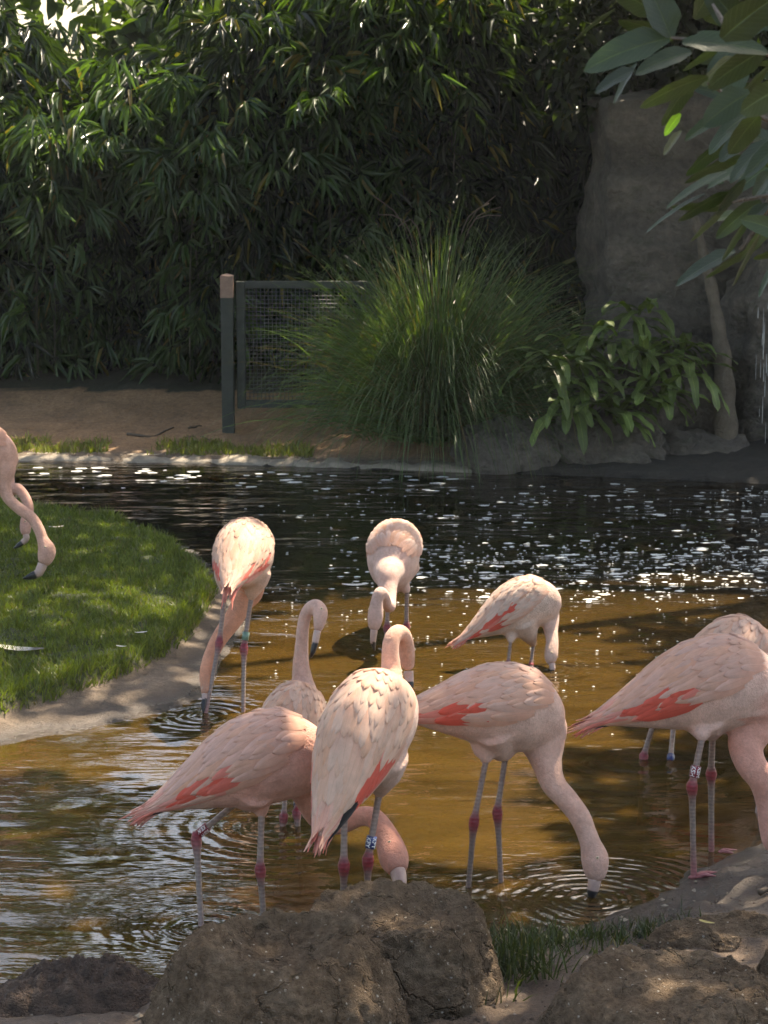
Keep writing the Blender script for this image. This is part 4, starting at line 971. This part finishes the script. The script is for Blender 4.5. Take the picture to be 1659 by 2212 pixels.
for (px, py, Y, n, sp) in ((1235, 770, 18.95, 18, 1.0), (1320, 740, 19.0, 18, 1.0), (1400, 775, 18.9, 18, 1.0), (1455, 755, 19.1, 16, 1.0), (1270, 840, 18.75, 18, 1.0), (1385, 690, 19.2, 14, 0.7), (1390, 880, 18.7, 10, 1.0), (1195, 805, 18.7, 14, 1.0), (1225, 885, 18.62, 12, 1.0), (1325, 900, 18.66, 12, 1.0), (1425, 850, 18.7, 14, 1.0), (1490, 800, 18.8, 12, 1.0)):
    c = W(px, py, Y)
    for i in range(n):
        a = random.uniform(0, 2 * math.pi); el = random.uniform(-0.1, 1.1)
        d = Vector((math.cos(a), -abs(math.sin(a)) * 0.8 + 0.15, el))
        g = random.uniform(0.6, 1.5)
        strap(c + Vector((random.gauss(0, 0.05), 0, random.gauss(0, 0.04))), d, random.uniform(0.32, 0.58), random.uniform(0.07, 0.105), random.uniform(1.0, 2.8), (0.125 * g, 0.17 * g, 0.05 * g), fern, wav=0.10, base=fb)

# ------------------------------------------------------------------ ornamental grass clump
gb = Gp(945, 985, 0.03); gb.y += 0.35
og = empty('ornamental_grass', (gb.x, gb.y, hz(gb.x, gb.y))); tag(og, 'tall arching green grass clump in front of the wire fence', 'grass clump')
r = np.random.default_rng(21); V, F, C = [], [], []
for i in range(5200):
    a = r.uniform(0, 2 * math.pi); rad = abs(r.normal(0, 0.22)); x, y = rad * math.cos(a), rad * math.sin(a) * 0.7
    L = r.uniform(0.9, 2.15) if i < 4300 else r.uniform(0.5, 1.3); tilt = min(1.25, abs(r.normal(0.42, 0.30)) + rad * 0.5); az = a + r.normal(0, 0.5)
    d = np.array([math.cos(az) * math.sin(tilt), math.sin(az) * math.sin(tilt) - 0.08, math.cos(tilt)]); p = np.array([x, y, 0.0]); nseg = 8
    hw = r.uniform(0.0022, 0.0048); dr = r.uniform(1.0, 4.2) * L / 1.8
    g_ = r.uniform(0.6, 1.4); cc = np.array([0.100, 0.148, 0.062]) * g_ if r.random() > 0.13 else np.array([0.16, 0.115, 0.055]) * g_
    sd = np.cross(d, [0.3 * r.normal(), -1, 0.2]); sd /= np.linalg.norm(sd) + 1e-9; b0 = len(V)
    for s_ in range(nseg + 1):
        u = s_ / nseg; w = hw * (1 - u ** 2.5) + 0.0006
        V += [p - sd * w, p + sd * w]; C += [cc, cc]
        p = p + d * L / nseg; d = d + np.array([0, 0, -1]) * dr / nseg * (0.3 + 1.4 * u); d /= np.linalg.norm(d)
    F += [(b0 + 2 * s_, b0 + 2 * s_ + 1, b0 + 2 * s_ + 3, b0 + 2 * s_ + 2) for s_ in range(nseg)]
tag(np_mesh('blades', np.array(V), np.array(F), M['grass'], og, col=np.array(C)), kind='stuff')
for i in range(7):                                # drooping seed plumes
    a = r.uniform(0, 6.28); P_ = catmull([(0, 0, 0), (0.12 * math.cos(a), 0.1 * math.sin(a), 1.2), (0.3 * math.cos(a), 0.2 * math.sin(a), 1.85), (0.55 * math.cos(a), 0.3 * math.sin(a), 1.95 + 0.1 * r.normal())], 20)
    v, f = tube(P_, np.where(np.arange(20) > 15, 0.005, 0.002), 5); mesh_obj('plume', v, f, M['stick'], og)

# ------------------------------------------------------------------ fence
pb = Gp(494, 932, 0.10)
for _ in range(5): pb = Gp(494, 932, hz(pb.x, pb.y))
fn = empty('fence_panel', pb); tag(fn, 'weathered green wooden fence post and framed wire mesh panel by the bamboo', 'fence')
PH = 1.44
def fbox(name, c, s, mat):
    v, f = box(c, s); o = mesh_obj(name, v, f, M[mat], fn, smooth=False); b = o.modifiers.new('b', 'BEVEL'); b.width = 0.006; b.segments = 2; return o
fbox('post', (0, 0, PH / 2 - 0.10), (0.108, 0.108, PH - 0.20 + 0.2), 'wood_green')
# weathered cap with a shallow pyramid top
h0 = PH - 0.10 + 0.002
cv = [(sx * 0.056, sy * 0.056, z) for z in (h0 - 0.16, h0 + 0.03) for sx, sy in ((-1, -1), (1, -1), (1, 1), (-1, 1))] + [(0, 0, h0 + 0.05)]
mesh_obj('post_cap', cv, [(0, 1, 5, 4), (1, 2, 6, 5), (2, 3, 7, 6), (3, 0, 4, 7), (4, 5, 8), (5, 6, 8), (6, 7, 8), (7, 4, 8), (3, 2, 1, 0)], M['wood_cap'], fn, smooth=False)
x0, x1 = 0.075, 1.30; zb, zt = 0.20, 1.32; sl = -0.035
fbox('stile', (x0 + 0.04, 0.03, (zb + zt) / 2), (0.075, 0.05, zt - zb), 'wood_green')
for nm, z in (('top_rail', zt - 0.03), ('bottom_rail', zb + 0.04)):
    o = fbox(nm, ((x0 + x1) / 2 + 0.04, 0.032, z), (x1 - x0 - 0.08, 0.045, 0.065), 'wood_green')
o = fbox('stile', (x1 - 0.02, 0.034, (zb + zt) / 2), (0.07, 0.04, zt - zb - 0.01), 'wood_green')
V, F = [], []
for i in range(int((x1 - x0 - 0.1) / 0.034)):
    v, f = tube(np.array([(x0 + 0.08 + i * 0.034, 0.03, zb + 0.05), (x0 + 0.08 + i * 0.034, 0.03, zt - 0.04)]), [0.0026] * 2, 4); off = len(V); V += v; F += [tuple(q + off for q in g) for g in f]
for i in range(int((zt - zb - 0.1) / 0.034)):
    z = zb + 0.075 + i * 0.034
    v, f = tube(np.array([(x0 + 0.06, 0.033, z), (x1 - 0.04, 0.033, z)]), [0.0026] * 2, 4); off = len(V); V += v; F += [tuple(q + off for q in g) for g in f]
tag(mesh_obj('wire_mesh', V, F, M['wire'], fn), kind='stuff')

# ------------------------------------------------------------------ grasses
def blades(name, label, P, Ln, Wn, lean, colr, seed):
    r = np.random.default_rng(seed); n = len(P); az = r.uniform(0, 2 * math.pi, n); tl = np.abs(r.normal(0, lean, n))
    d = np.stack([np.cos(az) * np.sin(tl), np.sin(az) * np.sin(tl), np.cos(tl)], 1); sd = np.stack([-np.sin(az + r.normal(0, 0.8, n)), np.cos(az), np.zeros(n)], 1)
    sd = np.stack([np.cos(az * 1.7), np.sin(az * 1.7), np.zeros(n)], 1); sd[:, 0] += 0.6 * np.sign(sd[:, 0])
    bend = d + np.stack([np.cos(az), np.sin(az), -0.6 * np.ones(n)], 1) * r.uniform(0.1, 0.6, (n, 1))
    A, B, T = P, P + d * Ln[:, None] * 0.55, P + d * Ln[:, None] * 0.55 + bend * Ln[:, None] * 0.45
    w = Wn[:, None] * 0.5 * sd
    V = np.stack([A - w, A + w, B + w * 0.8, B - w * 0.8, T + w * 0.1, T - w * 0.1], 1).reshape(-1, 3)
    b = np.arange(n)[:, None] * 6; F = np.concatenate([b + [0, 1, 2, 3], b + [3, 2, 4, 5]], 1).reshape(-1, 4)
    c = np.array(colr) * r.uniform(0.6, 1.4, (n, 1)); dry = r.random(n) < 0.06; c[dry] = np.array([0.16, 0.13, 0.06])
    o = np_mesh(name, V, F, M['grass'], col=np.repeat(c, 6, 0)); return tag(o, label, 'grass', kind='stuff')
n = 150000; X = rng.uniform(-4.2, -0.6, n); Y = 10.8 + (17.2 - 10.8) * rng.random(n)
Z, _, _, dt_, _ = terrain(X, Y); k_ = (dt_ > -0.02) & (X > -0.19 * Y - 0.9); P = np.stack([X, Y, Z - 0.01], 1)[k_]; dd = dt_[k_]
edge = np.where(dd < 0.10, 1.5, 1.0) * (1 + 0.35 * np.array([fbm(a, b, 0, 3, 2.5) for a, b in P[:, :2]]))
blades('grass', 'short green turf covering the island', P, rng.uniform(0.03, 0.068, len(P)) * edge, rng.uniform(0.003, 0.006, len(P)), 0.5, (0.125, 0.150, 0.036), 31)
n = 14000; X = rng.uniform(-4.0, 0.6, n); Y = rng.uniform(18.8, 19.9, n); Z, _, _, _, df_ = terrain(X, Y)
pr = np.array([fbm(a, b, 7.0, 3, 1.6) for a, b in zip(X, Y)]); k_ = (df_ > 0.15) & (df_ < 0.55 + 0.3 * pr) & (pr > -0.05 + 0.5 * (X > -0.6))
P = np.stack([X, Y, Z - 0.005], 1)[k_]
blades('grass', 'thin bright grass strip along the far bank', P, rng.uniform(0.03, 0.11, len(P)), rng.uniform(0.004, 0.007, len(P)), 0.5, (0.19, 0.20, 0.05), 32)
TP, TL = [], []
for (px, py, nn, sp, ln) in ((1090, 2060, 260, 0.07, 0.13), (1130, 2040, 320, 0.10, 0.10), (1110, 2110, 260, 0.06, 0.18), (1150, 2130, 220, 0.07, 0.15), (1190, 2030, 320, 0.10, 0.07), (1260, 2022, 300, 0.10, 0.06), (1330, 2018, 300, 0.10, 0.06), (1400, 2010, 260, 0.09, 0.06), (1460, 2015, 200, 0.10, 0.06), (1240, 2060, 120, 0.1, 0.06), (1100, 2010, 160, 0.08, 0.08), (1300, 2190, 60, 0.05, 0.10), (880, 2205, 14, 0.03, 0.16), (1060, 2200, 50, 0.06, 0.08)):
    c = Gp(px, py, 0.06)
    for i in range(nn // 3):
        x, y = c.x + rng.normal(0, sp), c.y + rng.normal(0, sp * 0.8); TP.append((x, y, hz(x, y))); TL.append(ln * rng.uniform(0.5, 1.4))
blades('grass', 'dark green grass tufts on the near shore between the mounds', np.array(TP), np.array(TL), rng.uniform(0.0025, 0.005, len(TP)), 0.7, (0.050, 0.064, 0.026), 33)

# ------------------------------------------------------------------ overhanging laurel branch (near the camera, upper right)
lb = W(1900, 330, 4.8); br = empty('laurel_branch', lb); tag(br, 'overhanging laurel branch with large glossy leaves in front of the rock wall', 'branch')
def lrl(bx, by, tx, ty, Y, w, roll=0.0, dY=0.0, colr=None, droop=0.35):
    a, b = W(bx, by, Y), W(tx, ty, Y + dY); L = (b - a).length; d = (b - a).normalized()
    vd = (Vector((0, 0, CAM_H)) - a).normalized(); up = vd * math.cos(roll) + d.cross(vd).normalized() * math.sin(roll)
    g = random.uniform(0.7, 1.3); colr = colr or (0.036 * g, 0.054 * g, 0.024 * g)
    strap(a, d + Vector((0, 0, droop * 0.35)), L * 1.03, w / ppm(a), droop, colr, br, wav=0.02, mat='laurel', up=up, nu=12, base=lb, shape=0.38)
LIT_LEAF = (0.30, 0.52, 0.02)  # sun through single leaves, put into a brighter base colour
for q in [(1446, 82, 1264, 146, 4.4, 76, 0.5), (1449, 80, 1395, -45, 4.4, 78, -0.5), (1494, 112, 1374, 156, 4.5, 50, 0.7), (1455, 84, 1340, 40, 4.6, 60, 0.9), (1474, 92, 1660, 108, 4.4, 56, -0.7),
          (1560, 84, 1680, -14, 4.3, 84, 0.4), (1654, 108, 1530, 186, 4.45, 60, 0.5), (1375, 138, 1326, 222, 4.6, 26, 1.0), (1372, 150, 1286, 198, 4.6, 40, 0.8), (1530, 166, 1384, 226, 4.6, 48, 0.7),
          (1600, 60, 1530, -30, 4.6, 70, -0.3), (1500, 40, 1560, -50, 4.7, 66, 0.8), (1420, 30, 1330, -20, 4.8, 60, 0.7), (1330, 18, 1240, 84, 4.7, 20, 1.1), (1620, 200, 1520, 268, 4.5, 66, 0.2), (1690, 190, 1600, 240, 4.4, 70, 0.4),
          (1500, 170, 1430, 268, 4.7, 50, 0.9), (1580, 240, 1480, 300, 4.7, 40, 0.8), (1640, 250, 1575, 330, 4.6, 55, 0.5), (1700, 300, 1610, 380, 4.7, 48, 0.7),
          (1570, 370, 1440, 446, 4.9, 30, 1.0), (1525, 418, 1394, 500, 4.9, 20, 1.15), (1585, 412, 1466, 472, 5.0, 40, 0.9), (1660, 300, 1578, 392, 4.9, 44, 0.8), (1650, 345, 1530, 402, 5.0, 34, 0.9), (1610, 388, 1548, 462, 5.0, 34, 0.8),
          (1570, 448, 1492, 518, 5.0, 28, 1.0), (1660, 440, 1612, 488, 5.0, 40, 0.8), (1665, 372, 1628, 428, 5.0, 42, 0.7), (1645, 500, 1582, 616, 5.1, 22, 1.1), (1680, 560, 1640, 640, 5.1, 26, 1.0), (1620, 470, 1560, 560, 5.1, 26, 1.0)]:
    bx, by, tx, ty, Y, w, ro = q; lrl(bx, by, tx, ty, Y, w, ro * random.choice((1, -1)), random.uniform(-0.04, 0.04))
lrl(1556, 226, 1532, 274, 4.7, 24, 0.4, 0, LIT_LEAF); lrl(1470, 246, 1436, 292, 4.7, 22, 0.4, 0, LIT_LEAF); lrl(1472, 282, 1434, 334, 4.75, 26, 0.9, 0, (0.09, 0.085, 0.03))
for i in range(46):
    bx, by = random.uniform(1560, 1760), random.uniform(-20, 560); a = random.uniform(2.2, 3.9); l = random.uniform(70, 140)
    lrl(bx, by, bx + l * math.cos(a), by - l * math.sin(a) * 0.8 + 30, random.uniform(4.9, 5.8), random.uniform(26, 52), random.uniform(-1.1, 1.1), random.uniform(-0.05, 0.05))
for pp in ([(1900, 330, 4.8), (1740, 160, 4.6), (1600, 100, 4.45), (1450, 82, 4.4)], [(1900, 330, 4.8), (1760, 300, 4.8), (1640, 250, 4.7), (1530, 180, 4.6)], [(1900, 330, 4.8), (1780, 400, 4.95), (1670, 420, 5.0), (1560, 440, 5.0)], [(1600, 100, 4.45), (1570, 60, 4.5), (1540, 10, 4.6)], [(1670, 420, 5.0), (1640, 480, 5.1), (1600, 540, 5.1)]):
    P_ = catmull([tuple(W(*q) - lb) for q in pp], 14); v, f = tube(P_, np.linspace(0.009, 0.003, 14), 7); mesh_obj('twig', v, f, M['bark'], br)

# ------------------------------------------------------------------ foam, feathers, sticks
r = np.random.default_rng(91); V, F = [], []
def fleck(x, y, rad):
    n = 9; b0 = len(V); V.append((x, y, 0.006))
    for k in range(n):
        a = 2 * math.pi * k / n; q = rad * r.uniform(0.6, 1.25); V.append((x + q * math.cos(a) * 1.25, y + q * math.sin(a) * 0.8, 0.0025))
    for k in range(n): F.append((b0, b0 + 1 + k, b0 + 1 + (k + 1) % n))
for i in range(2200):
    px = 1659 * r.random() ** 0.42; py = 1046 + 250 * r.random() ** 0.9
    if px < 560 and py > 1100: continue
    dens = math.exp(-((py - 1225 - 0.02 * (px - 1400)) / 38) ** 2) * (px > 900) + 0.25 * (px > 700) + 0.12
    if fbm(px * 0.006, py * 0.02, 1.0, 3) * 0.6 + dens < r.random() * 1.15: continue
    p = Gp(px, py); fleck(p.x, p.y, r.choice([0.006, 0.010, 0.018, 0.034], p=[0.40, 0.30, 0.20, 0.10]))
for i in range(260):
    p = Gp(560 + 1100 * r.random(), 1260 + 330 * r.random()); fleck(p.x, p.y, r.uniform(0.003, 0.008))
for i in range(60):
    px = r.uniform(30, 1000); p = Gp(px, 1000 + 0.024 * px + abs(r.normal(0, 14)) + 6); fleck(p.x, p.y, r.uniform(0.012, 0.05))
o = mesh_obj('foam', V, F, M['foam'], smooth=True); tag(o, 'white foam flecks drifting on the dark far water', 'foam', kind='stuff')

def loose_feather(label, px, py, L, az, cA, cB=None, z=None, curl=0.25):
    p = Gp(px, py, 0.005)
    if z is None:
        for _ in range(4): p = Gp(px, py, max(hz(p.x, p.y), 0.0) + 0.012)
    else: p = Gp(px, py, z)
    V, C, UV, F = [], [], [], []
    for i in range(9):
        u = i / 8; w = 0.16 * L * math.sin(math.pi * min(1, 0.1 + u * 0.86)) ** 0.6
        for j in (-1, 0, 1):
            x, y, zz = (u - 0.5) * L, j * w, 0.012 + curl * L * (u - 0.5) ** 2 + abs(j) * 0.2 * w
            V.append((x * math.cos(az) - y * math.sin(az), x * math.sin(az) + y * math.cos(az), zz)); UV.append((u, j)); C.append(cA if (cB is None or u < 0.66) else cB)
    for i in range(8):
        for j in (0, 1): F.append((i * 3 + j, i * 3 + j + 1, i * 3 + j + 4, i * 3 + j + 3))
    o = mesh_obj('loose_feather', V, F, M['feather'], col=np.array(C), uv=UV); o.location = (p.x, p.y, p.z - 0.008); return tag(o, label, 'feather')
WH = (0.82, 0.78, 0.72)
loose_feather('long white feather floating behind the forward-facing bird', 768, 1266, 0.17, 0.15, WH, z=0.004)
loose_feather('fluffy white feather floating beside the small feeding bird', 1272, 1302, 0.11, 1.4, WH, z=0.004)
loose_feather('pale feather with dark tip lying on the island turf', 45, 1406, 0.26, -0.25, (0.6, 0.56, 0.48), (0.05, 0.045, 0.04), z=0.17)
loose_feather('small white feather scrap on the turf, upper of the two by the water edge', 305, 1368, 0.07, 0.4, WH, z=0.18)
loose_feather('small white feather scrap lying lower on the island turf', 262, 1398, 0.06, -0.3, WH, z=0.18)
loose_feather('curled pale feather lying near the grazing birds', 122, 1140, 0.10, 0.3, (0.7, 0.6, 0.5), z=0.2)
loose_feather('coral feather floating beside the leg of the bird at the island edge', 570, 1541, 0.05, 0.1, (0.7, 0.22, 0.15), z=0.004)
loose_feather('yellow dry leaf-like feather on the mud hummock', 1527, 1995, 0.06, -0.6, (0.5, 0.40, 0.12), z=0.17)
def stick(label, pts_, rad):
    c = Gp(*pts_[0]); g = [Gp(*q) for q in pts_]; g = [Vector((q.x, q.y, hz(q.x, q.y) + rad * 0.7)) for q in g]
    P_ = catmull([tuple(q - c) for q in g], 12); P_[:, 2] += 0.4 * rad * np.sin(np.arange(12)); v, f = tube(P_, np.linspace(rad, rad * 0.4, 12), 6)
    o = mesh_obj('stick', v, f, M['stick']); o.location = c; return tag(o, label, 'stick')
stick('long thin stick lying on the sandy far bank', [(275, 945, 0.1), (330, 948, 0.1), (375, 936, 0.1)], 0.014)
stick('short dark stick lying on the sand beside the fence post', [(408, 938, 0.1), (436, 934, 0.1)], 0.012)
stick('bent twig on the sand between the two sticks and the grass strip', [(400, 955, 0.08), (430, 953, 0.08), (452, 957, 0.08)], 0.009)
stick('dark driftwood stick on the wet mud beside the pink foot', [(1640, 1938, 0.06), (1690, 1925, 0.06), (1720, 1928, 0.06)], 0.012)

# crumbs of soil and litter on the near shore
r = np.random.default_rng(61); V, F, C = [], [], []
for i in range(1500):
    x, y = r.uniform(-1.6, 1.9), r.uniform(5.9, 8.7); z, d_, _, _, _ = terrain(np.array([x]), np.array([y]))
    if d_[0] < 0.05: continue
    q = r.choice([0.006, 0.010, 0.017], p=[0.6, 0.3, 0.1]); b0 = len(V); cc = np.array([0.09, 0.062, 0.042]) * r.uniform(0.5, 1.5) if r.random() < 0.85 else np.array([0.32, 0.26, 0.19])
    for (dx, dy, dz) in ((1, 0, 0), (0, 1, 0), (-1, 0, 0), (0, -1, 0), (0, 0, 1), (0, 0, -0.6)):
        V.append((x + dx * q * r.uniform(0.5, 1.3), y + dy * q * r.uniform(0.5, 1.3), z[0] + 0.006 + dz * q * r.uniform(0.4, 0.9))); C.append(cc)
    F += [(b0 + a, b0 + (a + 1) % 4, b0 + 4) for a in range(4)] + [(b0 + (a + 1) % 4, b0 + a, b0 + 5) for a in range(4)]
o = mesh_obj('soil_crumbs', V, F, mat_plain('crumb', (1, 1, 1), 0.95, 80, 0.4, 0.6, 0.004, attr=True), col=np.array(C), smooth=False); tag(o, 'loose soil crumbs and grit scattered over the near shore', 'soil', kind='stuff')

# ------------------------------------------------------------------ damp air over the pond
HAZE = 0.0005
v, f = box((0, 85, 7.0), (330, 500, 17.4))
hm = bpy.data.materials.new('haze'); hm.use_nodes = True; ht = hm.node_tree; ht.nodes.remove(ht.nodes['Principled BSDF'])
pv = ht.nodes.new('ShaderNodeVolumePrincipled'); pv.inputs['Color'].default_value = (0.86, 0.90, 0.95, 1); pv.inputs['Density'].default_value = HAZE; pv.inputs['Anisotropy'].default_value = 0.35
ht.links.new(pv.outputs[0], ht.nodes['Material Output'].inputs['Volume'])
o = mesh_obj('haze', v, f, hm, smooth=False); tag(o, kind='stuff')
